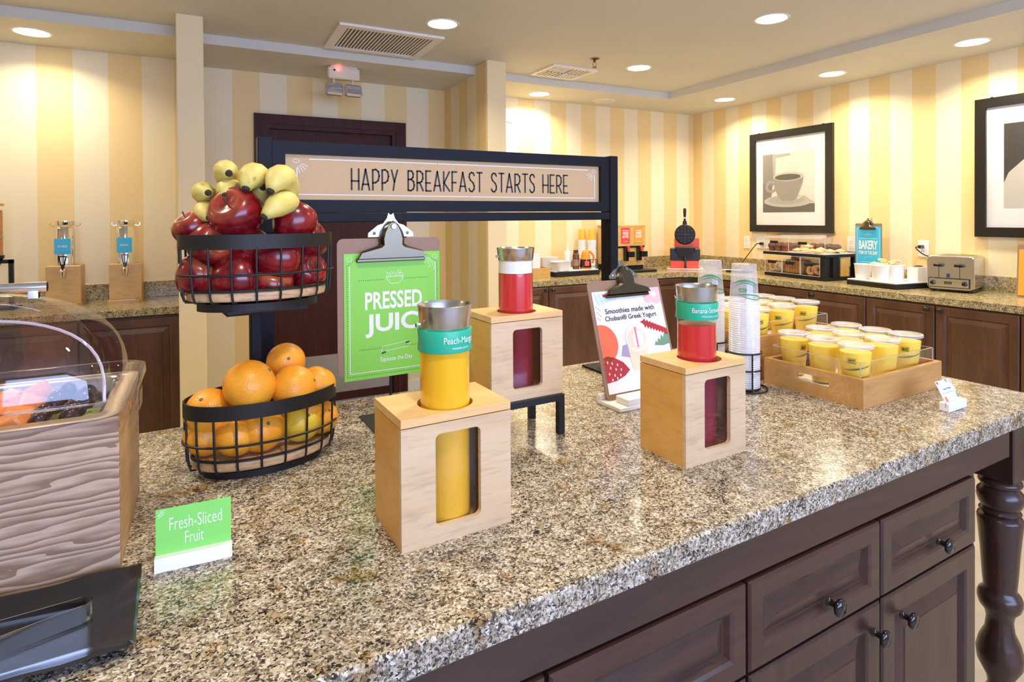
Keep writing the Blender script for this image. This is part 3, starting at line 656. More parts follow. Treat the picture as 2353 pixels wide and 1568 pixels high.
# ---- pressed juice
yb = 1.385
t = thing('juice_clipboard', 'hardboard clipboard with lime PRESSED JUICE poster hung on a black rod stand', 'clipboard', I(.331, yb, 1.041), IY)
w, h = .255, .3205; board(t, w, h)
px0, px1, pz0, pz1 = .0145, .2535, -.012, .2855
pp = part('poster', G().box(px0, px1, -.0016, -.0006, pz0, pz1), M['green_card'], t); PW, PH = px1 - px0, pz1 - pz0
def uv(u, v): return (px0 + u * PW, pz1 - v * PH)
def box_uv(u0, u1, v0, v1): a, b = uv(u0, v1), uv(u1, v0); return a[0], b[0], a[1], b[1]
Yp = -.0020
lettering(pp, 'PRESSED', *box_uv(.205, .80, .31, .452), M['white_print'], Yp, .022); lettering(pp, 'JUICE', *box_uv(.205, .90, .487, .675), M['white_print'], Yp, .03)
lettering(pp, 'Squeeze the Day', *box_uv(.355, .69, .838, .886), M['white_print'], Yp)
pts = along(uv(.03, .97), uv(.97, .97), .0052) + along(uv(.03, .97), uv(.03, .10), .0052) + along(uv(.97, .97), uv(.97, .09), .0052) + along(uv(.03, .10), uv(.16, .02), .0052) + along(uv(.97, .09), uv(.85, .025), .0052) + along(uv(.80, .022), uv(.85, .025), .0052)
for v in (.215, .765):
    pts += along(uv(.15, v), uv(.39, v), .0052) + along(uv(.62, v), uv(.86, v), .0052)
o = part('dotted_border', dots(pts, .0011, Yp), M['dark_print'], pp); o['kind'] = 'stuff'
g = G(); ribbon(g, [uv(.055, .10), uv(.055, .945), uv(.95, .945), uv(.95, .10)], .0014, Yp); ribbon(g, [uv(.16, .045), uv(.84, .045)], .0014, Yp)
for a in range(6):
    q = uv(.95, .04); an = math.radians(195 + a * 14); ribbon(g, [(q[0] + .014 * math.cos(an), q[1] + .014 * math.sin(an)), (q[0] + (.028 + .006 * (a % 2)) * math.cos(an), q[1] + (.028 + .006 * (a % 2)) * math.sin(an))], .0008, Yp)
for cu, cv in ((.055, .045), (.945, .045)): ribbon(g, [(uv(cu, cv)[0] + .0055 * math.cos(k * PI / 6), uv(cu, cv)[1] + .0055 * math.sin(k * PI / 6)) for k in range(13)], .0008, Yp)
bw = [uv(.42, .195), uv(.60, .195), uv(.585, .225), uv(.55, .25), uv(.47, .25), uv(.44, .225), uv(.42, .195)]; ribbon(g, bw, .001, Yp)
for k in range(6):
    a, b = uv(.43 + .018 * k, .192), uv(.42 + .018 * k, .150 + .006 * (k % 3)); ribbon(g, [a, ((a[0] + b[0]) / 2 + .002, (a[1] + b[1]) / 2), b], .0008, Yp)
for cu, cv in ((.545, .172), (.58, .180), (.56, .158)): ribbon(g, [(uv(cu, cv)[0] + .004 * math.cos(k * PI / 5), uv(cu, cv)[1] + .004 * math.sin(k * PI / 5)) for k in range(11)], .0008, Yp)
ribbon(g, [uv(.37, .80), uv(.37, .765), uv(.40, .752), uv(.66, .728), uv(.665, .765), uv(.63, .775), uv(.40, .795)], .001, Yp)
part('line_art', g, M['white_print'], pp)
g = G(); ribbon(g, [uv(.375, .808), uv(.41, .80)], .004, Yp); ribbon(g, [uv(.625, .742), uv(.66, .735)], .004, Yp); part('ribbon_folds', g, M['dark_print'], pp)
clip(t, w / 2, h + .043, 1.0)
t = thing('rod_stand', 'thin black rod with hooked top and flat base behind the juice poster', 'stand', I(.462, yb + .02, .91), IY)
part('base_plate', G().box(-.058, .058, -.085, .075, 0, .003), M['black'], t)
part('rod', G().cyl((0, 0, .003), (0, 0, .47), .003), M['black'], t)
part('hook', G().tube([(0, 0, .465), (0, -.004, .485), (.0, -.016, .494), (.002, -.030, .487), (.004, -.034, .468), (.006, -.034, .462)], .003, 8), M['gloss_black'], t, smooth=True)
# ---- smoothies board in white holder
t = thing('smoothie_clipboard', 'hardboard clipboard leaning back, white smoothie poster with fruit shapes', 'clipboard', I(.990, 1.226, .924), (math.radians(-16), 0, IY))
w, h = .264, .318; board(t, w, h, 'masonite', .016); PX = .010
px0, px1, pz0, pz1 = .010, .2560, .014, .288; PW, PH = px1 - px0, pz1 - pz0
pp = part('poster', G().box(px0, px1, -.0014, -.0004, pz0, pz1), M['paperwhite'], t)
def clipx(poly): return [(min(max(p[0], px0), px1), min(max(p[1], pz0), pz1)) for p in poly]
def blob(name, pts, m, y=-.0018): return flat(name, clipx([uv(*q) for q in pts]), m, pp, y)
red = mat('print_red', (.46, .02, .03), .5); org = mat('print_orange', (.85, .16, .07), .5); pink = mat('print_pink', (.85, .50, .50), .5); gre = mat('print_green', (.16, .30, .17), .5); pbl = mat('print_pale_blue', (.55, .72, .74), .5); lil = mat('print_lilac', (.42, .36, .50), .5); crm = mat('print_cream', (.86, .72, .52), .5)
c = uv(.03, .52); flat('orange_disc', clipx(circ(c[0], c[1], .052, n=36)), org, pp, -.0018)
blob('melon_wedge', [(0, .655), (.06, .64), (.16, .665), (.27, .72), (.345, .80), (.26, .85), (.13, .885), (0, .895)], red)
g = G()
for q in ((.05, .70), (.11, .715), (.18, .735), (.08, .755), (.15, .775), (.22, .785), (.05, .81), (.12, .83), (.20, .835), (.08, .87), (.15, .86)):
    cc = uv(*q); g.add([(cc[0] + .0022 * math.cos(k * PI / 4), -.0021, cc[1] + .0038 * math.sin(k * PI / 4)) for k in range(8)], [list(range(8))])
part('melon_seeds', g, M['white_print'], pp)
fe = [(.615, .345)]
for k in range(9): fe += [(.66 + .04 * k, .335 + .012 * k), (.69 + .04 * k, .315 + .017 * k)]
fe += [(1, .455), (1, .505)]
for k in range(8): fe += [(.96 - .04 * k, .50 - .012 * k), (.945 - .04 * k, .475 - .014 * k)]
blob('red_leaf', fe, red)
le = [(.77, .60), (.80, .555), (.82, .58), (.84, .53), (.87, .555), (.89, .50), (.92, .53), (.95, .48), (1, .50), (1, .60), (.9, .615)]
blob('green_leaf', le, gre)
c = uv(.93, .055); flat('pink_petal', clipx(circ(c[0], c[1], .030, .034)), pink, pp, -.0018); c = uv(.80, .09); flat('pink_petal', clipx(circ(c[0], c[1], .016, .020)), pink, pp, -.00195); c = uv(.90, .07); flat('petal_centre', circ(c[0], c[1], .0095), M['white_print'], pp, -.0022)
for k in range(5):
    blob('pale_frond', [(.02 + .05 * k, .02), (.05 + .05 * k, .01), (.10 + .06 * k, .13 - .012 * k), (.06 + .06 * k, .145 - .012 * k)], pbl, -.0018 - .00005 * k)
blob('red_stroke', [(.14, .035), (.46, .005), (.46, .045), (.22, .065), (.15, .06)], red, -.0022)
g = G()
for k in range(8): ribbon(g, [uv(.02 + .022 * (k % 3), .15 + .018 * k), uv(.035 + .022 * (k % 3), .158 + .018 * k)], .0022, -.0018)
part('ink_dashes', g, M['grey_print'], pp)
blob('glass_shadow', [(.30, .56), (.44, .54), (.46, .70), (.26, .66)], lil)
cc = uv(.52, .50); c2 = uv(.50, .80)
flat('smoothie_glass', [(cc[0] - .038, cc[1]), (c2[0] - .027, c2[1] + .004), (c2[0] - .018, c2[1] - .004), (c2[0] + .018, c2[1] - .004), (c2[0] + .027, c2[1] + .004), (cc[0] + .038, cc[1])], crm, pp, -.0022)
flat('smoothie_glass', circ(cc[0], cc[1], .040, .038), M['white_print'], pp, -.0025); flat('smoothie_top', circ(cc[0], cc[1] - .002, .033, .030), crm, pp, -.0028); flat('smoothie_top', circ(cc[0] + .006, cc[1] - .004, .020, .022), M['white_print'], pp, -.0030)
flat('straw', [(cc[0] - .003, cc[1] - .026), (cc[0] + .002, cc[1] - .026), (cc[0] + .002, cc[1] + .030), (cc[0] - .003, cc[1] + .030)], mat('print_magenta', (.72, .18, .38), .5), pp, -.0033)
lettering(pp, 'Smoothies made with', *box_uv(.14, .87, .180, .232), M['black_print'], -.0022, .012); lettering(pp, 'Chobani\u00ae Greek Yogurt', *box_uv(.125, .885, .252, .318), M['black_print'], -.0022, .012)
clip(t, w * .5, h + .040, .92)
t = thing('board_holder', 'white block holder gripping the foot of the smoothie clipboard', 'sign holder', I(.983, 1.166, .91), IY)
part('holder_base', G().box(0, .27, 0, .095, 0, .012, .002), M['white'], t); part('front_lip', G().box(.026, .27, .0, .048, .012, .030, .002), M['white'], t); part('back_lip', G().box(0, .27, .078, .095, .012, .026, .002), M['white'], t)
# ================================================================== CARDS
t = thing('fruit_card', 'lime green card reading Fresh-Sliced Fruit in a white block', 'card', I(-.0255, .972, .91), IY - math.radians(4))
part('card_block', G().prism([(0, 0), (.020, 0), (.020, .010), (.013, .019), (0.0035, .0185)], 0, .0995, 'yz'), M['white'], t)
cd = part('card', G().box(.001, .0985, -.0004, .0004, 0, .068), M['green_card2'], t, (0, .012, .0145), (math.radians(-5), 0, 0))
lettering(cd, 'Fresh-Sliced', .018, .086, .036, .054, M['white_print'], -.0008, -.008); lettering(cd, 'Fruit', .038, .062, .014, .031, M['white_print'], -.0008, -.008)
g = G()
for a in range(5): ribbon(g, [(.004 + .003 * math.cos(math.radians(-80 + a * 24)), .064 + .003 * math.sin(math.radians(-80 + a * 24))), (.004 + .0085 * math.cos(math.radians(-80 + a * 24)), .064 + .0085 * math.sin(math.radians(-80 + a * 24)))], .0007, -.0008)
part('line_art', g, M['white_print'], cd)
t = thing('mango_card', 'small white Tropical Mango card in a white block by the smoothie tray', 'card', I(1.692, .742, .91), IY)
part('card_block', G().box(0, .091, 0, .0245, 0, .023, .002), M['white'], t)
part('slot', G().box(-.0002, .0912, .008, .0095, .012, .0232), M['grey_print'], t)
cd = part('card', G().box(.006, .080, -.0004, .0004, 0, .060), mat('card_pale_blue', (.70, .80, .90), .5), t, (.0, .0085, .016), (math.radians(-28), 0, 0))
lettering(cd, 'Tropical Mango', .022, .064, .034, .0405, M['black_print'], -.0008); lettering(cd, 'Made with Chobani\u00ae Greek Yogurt', .013, .074, .026, .0305, M['grey_print'], -.0008)
flat('orange_disc', circ(.0175, .012, .005, .009, 16), org, cd, -.0008); flat('red_petal', [(.009, .055), (.013, .051), (.017, .054), (.015, .059), (.012, .0565), (.010, .0595)], red, cd, -.0008); flat('green_leaf', [(.072, .012), (.079, .010), (.0795, .024), (.076, .027)], gre, cd, -.0008); flat('pink_petal', [(.066, .0595), (.071, .046), (.079, .0480), (.0795, .0595)], pink, cd, -.0008); flat('green_leaf', [(.052, .0595), (.057, .050), (.062, .0595)], gre, cd, -.0008)
# ================================================================== SMOOTHIE TRAYS
def tray(label, x, y, h, slot=True):
    w, d, k = .396, .293, .013
    t = thing('smoothie_tray', label, 'tray', I(x, y, .91), IY, 'wooden smoothie trays')
    part('front_board', G().box(k, w - k, 0, k, 0, h, .0008), M['beech'], t); part('back_board', G().box(k, w - k, d - k, d, 0, h, .0008), M['beech'], t)
    for i, x0 in enumerate((0, w - k)):
        hz = h - .032
        part('side_board', G().holed([(0, 0), (d, 0), (d, h), (0, h)], [rrect(d / 2 - .055, d / 2 + .045, hz - .013, hz + .013, .0125)], x0, x0 + k, 'yz'), M['beech'], t)
    part('tray_floor', G().box(k, w - k, k, d - k, h - .056, h - .048), M['beech'], t)
    part('paper_liner', G().box(k + .002, w - k - .002, k + .002, d - k - .002, h - .048, h - .0472), M['paperwhite'], t)
    a = .016; z0, z1 = h - .047, h + .037; th = .0025
    for b in ((a, w - a, a, a + th), (a, w - a, d - a - th, d - a), (a, a + th, a + th, d - a - th), (w - a - th, w - a, a + th, d - a - th)): part('acrylic_guard', G().box(b[0], b[1], b[2], b[3], z0, z1), M['acrylic'], t)
    ed = mat('guard_edge', (.50, .44, .40), .3)
    for b in ((a, w - a, a, a + .0016), (a, w - a, d - a - .0016, d - a), (a, a + .0016, a, d - a), (w - a - .0016, w - a, a, d - a)): part('guard_edge', G().box(b[0], b[1], b[2], b[3], z1, z1 + .0012), ed, t)
    for gx in (a, w - a): part('guard_edge', G().box(gx - .001, gx + .001, a - .001, a + .001, h, z1), ed, t)
    return t
tray('low beech tray of smoothies beside the small white mango card', 1.534, .867, .0755)
tray('tall beech tray of smoothies behind the low tray', 1.546, 1.194, .129)
# cup meshes
CH = .124
def cup_r(z): return .0290 + (.0415 - .0290) * z / CH
CUP = G().shell([(.0001, 0), (.027, 0), (.0290, .003), (cup_r(.03), .03), (cup_r(.118), .118), (.0425, .1195), (.0425, .1215), (.0415, .1225)], 28).mesh('cup_wall', True); CUP.materials.append(M['cup'])
FILL = G().lathe([(.0001, .004), (.026, .004), (.028, .006), (cup_r(.106) - .0012, .106), (.0001, .1065)], 28).mesh('smoothie', True); FILL.materials.append(M['smoothie'])
LID = G().shell([(.0432, .1175), (.0440, .1185), (.0440, .1245), (.0425, .1262), (.0385, .1262), (.0372, .1225), (.030, .1225), (.0285, .1245), (.0265, .1245), (.025, .1228), (.0001, .1228)], 28).mesh('lid', True, 25); LID.materials.append(M['lid'])
def swoosh():
    g = G(); n = 22
    for (z0, amp, w, a0, a1) in ((.060, .017, .0030, -1.1, 1.0), (.066, .010, .0012, -.5, 1.1)):
        for i in range(n):
            q = []
            for k, s in ((i, -1), (i + 1, -1), (i + 1, 1), (i, 1)):
                u = k / n; a = a0 + (a1 - a0) * u; z = z0 + amp * (u * u) + s * w * math.sin(PI * min(.98, max(.02, u))) / 2; r = cup_r(z) + .0004
                q.append((r * math.sin(a), -r * math.cos(a), z))
            g.add(q, [(0, 1, 2, 3)])
    return g
SW = swoosh().mesh('leaf_swoosh'); SW.materials.append(mat('cup_green_print', (.05, .13, .06), .5))
def eco_mesh():
    vs, fs = text_geo('eco', .03); ax, bx = min(v[0] for v in vs), max(v[0] for v in vs); az, bz = min(v[1] for v in vs), max(v[1] for v in vs); g = G(); out = []
    for v in vs:
        u = -.0075 + (v[0] - ax) / (bx - ax) * .015; z = .082 + (v[1] - az) / (bz - az) * .008; r = cup_r(z) + .0005; a = u / r - .35; out.append((r * math.sin(a), -r * math.cos(a), z))
    g.add(out, fs)
    for (u0, u1, z0, z1) in ((-.010, .010, .0795, .0805), (-.010, .010, .0915, .0925), (-.010, -.0092, .0795, .0925), (.0092, .010, .0795, .0925)):
        q = []
        for u, z in ((u0, z0), (u1, z0), (u1, z1), (u0, z1)): r = cup_r(z) + .0005; a = u / r - .35; q.append((r * math.sin(a), -r * math.cos(a), z))
        g.add(q, [(0, 1, 2, 3)])
    me = bpy.data.meshes.new('cup_logo'); me.from_pydata(g.v, [], g.f); me.materials.append(mat('cup_dark_print', (.03, .07, .03), .5)); return me
ECO = eco_mesh()
rows = ['front row', 'middle row', 'back row']
def smoothie(x, y, z, rot, label, group):
    t = thing('smoothie_cup', label, 'cup', I(x, y, z), rot, group)
    part('cup_wall', CUP, None, t); part('smoothie', FILL, None, t); part('lid', LID, None, t); part('leaf_swoosh', SW, None, t); part('cup_logo', ECO, None, t)
T1 = [(1.588, .918, -.9, 'corner of the low tray nearest the juice boxes\' side'), (1.729, .923, 2.3, 'middle of the low tray\'s open long side'), (1.852, .925, -.75, 'low tray corner nearest the mango card'), (1.594, 1.013, 1.9, 'low tray, beside its handle slot'), (1.723, 1.017, 1.2, 'very centre of the low tray'), (1.846, 1.008, .3, 'low tray end opposite the handle slot'), (1.600, 1.108, .2, 'low tray corner touching the cup tower side'), (1.737, 1.110, .9, 'low tray, back row middle against the tall tray'), (1.856, 1.103, 2.0, 'low tray far corner next to the tall tray')]
for x, y, r, lb in T1: smoothie(x, y, .91 + .0755 - .047, r, 'lidded mango smoothie, ' + lb, 'smoothies in the low tray')
T2 = [(1.605, 1.243, -.2, 'tall tray corner by the clear cup towers'), (1.735, 1.245, -.85, 'tall tray, middle of the row behind the low tray'), (1.880, 1.258, -.8, 'tall tray end of the row nearest the low tray'), (1.598, 1.337, .6, 'tall tray, beside its handle slot'), (1.738, 1.340, .2, 'very centre of the tall tray'), (1.882, 1.350, 1.3, 'tall tray, end middle facing the bakery case'), (1.602, 1.432, 1.2, 'tall tray back corner by the towers'), (1.728, 1.440, .4, 'tall tray, back row middle'), (1.886, 1.434, -.5, 'tall tray far back corner')]
for x, y, r, lb in T2: smoothie(x, y, .91 + .129 - .047, r, 'lidded mango smoothie, ' + lb, 'smoothies in the tall tray')
# ---- towers of clear cups, upside down
TOPC = G().shell([(.0001, .1065), (.0325, .1065), (.0335, .105), (.0400, .004), (.0425, .003), (.0425, 0), (.0405, 0)], 28).mesh('plastic_cup', True, 30); TOPC.materials.append(M['cupstack'])
M['cupnest'] = clear('clear_nested_cup', (.97, .97, .98), .4, .15, .5, (.95, .96, .98))
NEST = G().shell([(.0388, .0085), (.0392, .0045), (.0418, .0040), (.0430, .0028), (.0430, .001), (.0415, 0)], 28).mesh('plastic_cup', True, 30); NEST.materials.append(M['cupnest'])
def leafband():
    g = G(); n = 24
    for (zb, amp, w, a0, a1) in ((.040, .030, .006, -1.5, .9), (.030, .034, .003, -1.4, .8), (.016, .012, .004, -1.2, 1.4), (.026, -.014, .003, -.9, 1.4)):
        for i in range(n):
            q = []
            for k, s in ((i, -1), (i + 1, -1), (i + 1, 1), (i, 1)):
                u = k / n; a = a0 + (a1 - a0) * u; z = zb + amp * math.sin(PI * (u * .8 + .1)) * .9 - .012 * u + s * w * math.sin(PI * min(.97, max(.03, u))) / 2; r = .0400 - (.0065 / .101) * (z - .004) + .0005
                q.append((r * math.sin(a), -r * math.cos(a), z))
            g.add(q, [(0, 1, 2, 3)])
    return g
LB = leafband().mesh('leaf_print'); LB.materials.append(mat('cup_leaf_green', (.06, .30, .10), .5))
def eco2():
    vs, fs = text_geo('eco', .02); ax, bx = min(v[0] for v in vs), max(v[0] for v in vs); az, bz = min(v[1] for v in vs), max(v[1] for v in vs); out = []
    for v in vs:
        u = .011 - (v[0] - ax) / (bx - ax) * .022; z = .040 - (v[1] - az) / (bz - az) * .012; r = .0400 - .064 * (z - .004) + .0006; a = u / r - .6; out.append((r * math.sin(a), -r * math.cos(a), z))
    me = bpy.data.meshes.new('cup_logo'); me.from_pydata(out, [], fs); me.materials.append(MATS['cup_leaf_green']); return me
ECO2 = eco2()
for (cx, cy, nm, n) in ((1.433, 1.150, 'tower nearer the low smoothie tray', 39), (1.468, 1.305, 'tower behind, next to the tall tray', 39)):
    p = I(cx, cy, .91)
    for k in range(n):
        z = .918 + k * .00632
        o = solo('plastic_cup', NEST, None, 'clear plastic cup nested upside down in the ' + nm, 'cup', (p.x, p.y, z), .2, 'clear cups in the ' + nm)
    t = thing('plastic_cup', 'topmost upside down clear cup with green leaf print, ' + nm, 'cup', (p.x, p.y, .918 + n * .00632), -.35)
    part('cup_wall', TOPC, None, t); part('leaf_print', LB, None, t); part('cup_logo', ECO2, None, t)
t = thing('cup_holder', 'black wire holder carrying the two clear cup towers', 'cup holder', (0, 0, .91))
for cx, cy in ((1.433, 1.150), (1.468, 1.305)):
    p = I(cx, cy, 0)
    for z, r in ((.0035, .062), (.060, .0475), (.108, .0475)): part('wire_ring', G().tube([(p.x + r * math.cos(a * PI / 14), p.y + r * math.sin(a * PI / 14), z) for a in range(28)], .0024, 6, closed=True), M['bronze'], t, smooth=True)
    for a in (.1, 2.2, 4.3):
        part('wire_post', G().tube([(p.x + .062 * math.cos(a), p.y + .062 * math.sin(a), .0035), (p.x + .050 * math.cos(a), p.y + .050 * math.sin(a), .012), (p.x + .0495 * math.cos(a), p.y + .0495 * math.sin(a), .109)], .0024, 6), M['bronze'], t, smooth=True)
    part('seat_disc', G().lathe([(.0001, .004), (.044, .004), (.044, .007), (.0001, .007)], 24, (p.x, p.y, 0)), M['bronze'], t)

# ================================================================== FRUIT STAND
AX, BX, RA = .147, .091, math.radians(7)
fc = I(.162, 1.312, .91)
t = thing('fruit_stand', 'two tier black wire fruit stand with oval baskets and ash bases', 'fruit stand', fc, RA)
def ell(a, k, z, off=(0, 0)): return (off[0] + AX * k * math.cos(a), off[1] + BX * k * math.sin(a), z)
def basket(zb, off, foot):
    zr0, zr1 = zb + .097, zb + .125; n = 56
    part('rim_band', G().loops([[ell(2 * PI * i / n, k, z, off) for i in range(n)] for k, z in ((1, zr0), (1, zr1), (.975, zr1), (.975, zr0), (1, zr0))]), M['bronze'], t, smooth=True)
    part('wire_ring', G().tube([ell(2 * PI * i / n, 1.005, zb + .048, off) for i in range(n)], .0024, 6, closed=True), M['bronze'], t, smooth=True)
    part('wire_ring', G().tube([ell(2 * PI * i / n, .90, zb + .017, off) for i in range(n)], .003, 6, closed=True), M['bronze'], t, smooth=True)
    for i in range(20):
        a = 2 * PI * (i + .5) / 20
        part('wire', G().tube([ell(a, .985, zr0 + .004, off), ell(a, .975, zb + .048, off), ell(a, .955, zb + .008, off), ell(a, .93, zb - .004, off), ell(a, .80, zb - .006, off)], .0022, 6), M['bronze'], t, smooth=True)
    part('wood_base', G().loops([[ell(2 * PI * i / n, k, z, off) for i in range(n)] for k, z in ((.885, zb - .003), (.90, zb), (.90, zb + .012), (.885, zb + .014))], cap0=True, cap1=True), M['ash'], t)
    part('foot', G().loops([[ell(2 * PI * i / n, k, z, off) for i in range(n)] for k, z in ((.70, zb - foot), (.78, zb - foot), (.78, zb - .009), (.70, zb - .009))], cap0=True, cap1=True), M['bronze'], t)
UO = (-.006, .0)
basket(.022, (0, 0), .022); basket(.345, UO, .024)
part('pole', G().box(-.010, .012, .070, .092, 0, .345, .002), M['navyblack'], t)
part('bracket', G().box(-.075, .085, -.03, .092, .308, .322, .004), M['bronze'], t)
# ---- apples
def apple_mat():
    m, nt, b = _new('apple_skin'); tc = N(nt, 'ShaderNodeTexCoord'); mp = N(nt, 'ShaderNodeMapping'); mp.inputs['Scale'].default_value = (55, 55, 9); nt.links.new(tc.outputs['Object'], mp.inputs[0])
    n = N(nt, 'ShaderNodeTexNoise'); n.inputs['Scale'].default_value = 1; n.inputs['Detail'].default_value = 3; nt.links.new(mp.outputs[0], n.inputs['Vector'])
    r = N(nt, 'ShaderNodeValToRGB'); e = r.color_ramp.elements; e[0].position = .38; e[0].color = (.13, .002, .008, 1); e[1].position = .75; e[1].color = (.34, .012, .012, 1)
    nt.links.new(n.outputs['Fac'], r.inputs[0])
    sp = N(nt, 'ShaderNodeSeparateXYZ'); nt.links.new(tc.outputs['Object'], sp.inputs[0]); oi = N(nt, 'ShaderNodeObjectInfo')
    ad = N(nt, 'ShaderNodeMath', operation='MULTIPLY_ADD'); ad.inputs[1].default_value = .025; nt.links.new(oi.outputs['Random'], ad.inputs[0]); nt.links.new(sp.outputs[2], ad.inputs[2])
    mr = N(nt, 'ShaderNodeMapRange'); mr.inputs[1].default_value = .045; mr.inputs[2].default_value = .085; nt.links.new(ad.outputs[0], mr.inputs[0])
    mx = N(nt, 'ShaderNodeMix'); mx.data_type = 'RGBA'; mx.inputs[7].default_value = (.60, .17, .05, 1); nt.links.new(mr.outputs[0], mx.inputs[0]); nt.links.new(r.outputs[0], mx.inputs[6])
    nt.links.new(mx.outputs[2], b.inputs['Base Color']); b.inputs['Roughness'].default_value = .25; b.inputs['Coat Weight'].default_value = .25; b.inputs['Coat Roughness'].default_value = .1
    return m
AM = apple_mat()
prof = []; amp = []
for i in range(19):
    ph = PI * i / 18; r = math.sin(ph) * (1 + .17 * math.cos(ph)); z = math.cos(ph) * 1.0 - .34 * math.exp(-(ph / .42) ** 2) + .20 * math.exp(-((PI - ph) / .40) ** 2)
    prof.append((max(.0001, r) * .047, z * .051)); amp.append(.055 * max(0, (ph - 1.7) / 1.44) ** 1.2)
APP = G().lathe(prof[::-1], 30, lobes=5, lobe_amp=amp[::-1]).mesh('apple_body', True, 80); APP.materials.append(AM)
STEM = G().tube([(0, 0, .028), (.001, 0, .04), (.004, 0, .052)], [.0016, .0014, .002], 6).mesh('stem', True); STEM.materials.append(mat('stem_brown', (.10, .055, .02), .7))
def inside(px, py, d, R, off):
    best = None
    for k in range(70):
        dd = d - .06 + k * .004; p = at(px, py, dd); q = p - fc; c, s_ = math.cos(RA), math.sin(RA)
        x, y = q.x * c + q.y * s_ - off[0], -q.x * s_ + q.y * c - off[1]
        e = (x / max(.02, AX - .006 - R * .92)) ** 2 + (y / max(.02, BX - .006 - R * .92)) ** 2
        if best is None or e < best[0] - 1e-6: best = (e, p)
        if e <= .8: return p
    return best[1]
def apple(px, py, d, R, rot, label):
    p = inside(px, py, d, R, UO) if py > 500 else at(px, py, d); t = thing('apple', label, 'apple', p, rot, 'apples in the upper basket'); s = R / .047; t.scale = (s, s, s * 1.0)
    part('apple_body', APP, None, t); part('stem', STEM, None, t)
AL = [(546, 492, 1.175, .050, (.5, -.95, .3), 'bright orange red apple on top, tucked under the bananas'), (676, 512, 1.205, .044, (-.3, .5, 0), 'dark red apple on top at the side of the poster'), (447, 528, 1.245, .038, (.2, -.6, 0), 'small red apple at the rim on the dispenser side'), (480, 562, 1.17, .042, (1.4, .4, .5), 'red apple leaning on the rim below the lowest bananas'), (634, 590, 1.125, .048, (.4, 1.75, .5), 'tilted red apple with orange end behind the middle wires'), (541, 640, 1.135, .049, (1.2, .9, 1), 'large red apple lying on the ash base at the front'), (456, 637, 1.165, .042, (.3, .5, 0), 'red apple low at the dispenser end of the basket'), (712, 552, 1.27, .038, (.4, 1.1, 0), 'red apple behind the rim at the poster end'), (702, 624, 1.215, .041, (1.2, .3, .5), 'dark red apple low at the poster end of the basket'), (566, 566, 1.262, .042, (.3, .3, 0), 'shaded apple buried in the middle of the pile'), (625, 655, 1.262, .040, (.5, .2, 0), 'shaded apple low in the middle behind the tilted one'), (505, 590, 1.275, .040, (.2, .1, 0), 'shaded apple deep behind the leaning one')]
for a in AL: apple(*a)
# ---- bananas
def ban_mat():
    m, nt, b = _new('banana_skin'); tc = N(nt, 'ShaderNodeTexCoord'); n = N(nt, 'ShaderNodeTexNoise'); n.inputs['Scale'].default_value = 60; n.inputs['Detail'].default_value = 5; nt.links.new(tc.outputs['Object'], n.inputs['Vector'])
    r = N(nt, 'ShaderNodeValToRGB'); e = r.color_ramp.elements; e[0].position = .24; e[0].color = (.34, .27, .06, 1); e[1].position = .34; e[1].color = (.66, .53, .12, 1); e2 = e.new(.75); e2.color = (.72, .62, .20, 1)
    nt.links.new(n.outputs['Fac'], r.inputs[0]); nt.links.new(r.outputs[0], b.inputs['Base Color']); b.inputs['Roughness'].default_value = .5; return m
BM = ban_mat(); TIPM = mat('banana_tip_black', (.03, .02, .012), .8)
def banana(parent, tip, mid, end, R):
    """bent along three points; blunt dark tip first"""
    P = []; n = 22
    for i in range(n + 1):
        u = i / n; P.append(tip * (1 - u) ** 2 + mid * 2 * u * (1 - u) + end * u * u)
    rs = [R * (.36 + .64 * math.sin(PI / 2 * min(1, u / .30)) if u < .3 else (1.0 if u < .72 else 1 - .62 * ((u - .72) / .28) ** 1.3)) for u in [i / n for i in range(n + 1)]]
    b = part('banana', G().tube(P, rs, 12), BM, parent, smooth=True, angle=85)
    dv = (tip - P[1]).normalized()
    part('banana_tip', G().tube([tip - dv * .003, tip + dv * .004, tip + dv * .006], [R * .33, R * .28, R * .20], 8), TIPM, b, smooth=True)
BL = [('banana bunch standing highest above the basket', [((526, 398), (500, 372), (560, 470), 1.19, .0235), ((565, 433), (592, 356), (612, 480), 1.175, .0265), ((622, 438), (662, 358), (660, 490), 1.175, .0265)]),
      ('banana bunch low among the apples at the rim', [((478, 443), (440, 436), (520, 466), 1.20, .0215), ((518, 449), (524, 412), (556, 470), 1.185, .0225), ((481, 500), (446, 474), (520, 480), 1.185, .0215), ((608, 497), (676, 432), (660, 500), 1.165, .0245), ((604, 432), (584, 470), (600, 500), 1.22, .022)])]
for lb, items in BL:
    c = at(565, 470, 1.27); t = thing('banana_bunch', lb, 'bananas', c, 0, 'bananas in the upper basket')
    for tp, md, en, d, R in items:
        banana(t, at(tp[0], tp[1], d - .03) - c, at(md[0], md[1], d + .02) - c, at(en[0], en[1], d + .10) - c, R)
    part('bunch_crown', G().tube([at(590, 490, 1.30) - c, at(560, 490, 1.30) - c], [.014, .012], 8), TIPM, t, smooth=True)
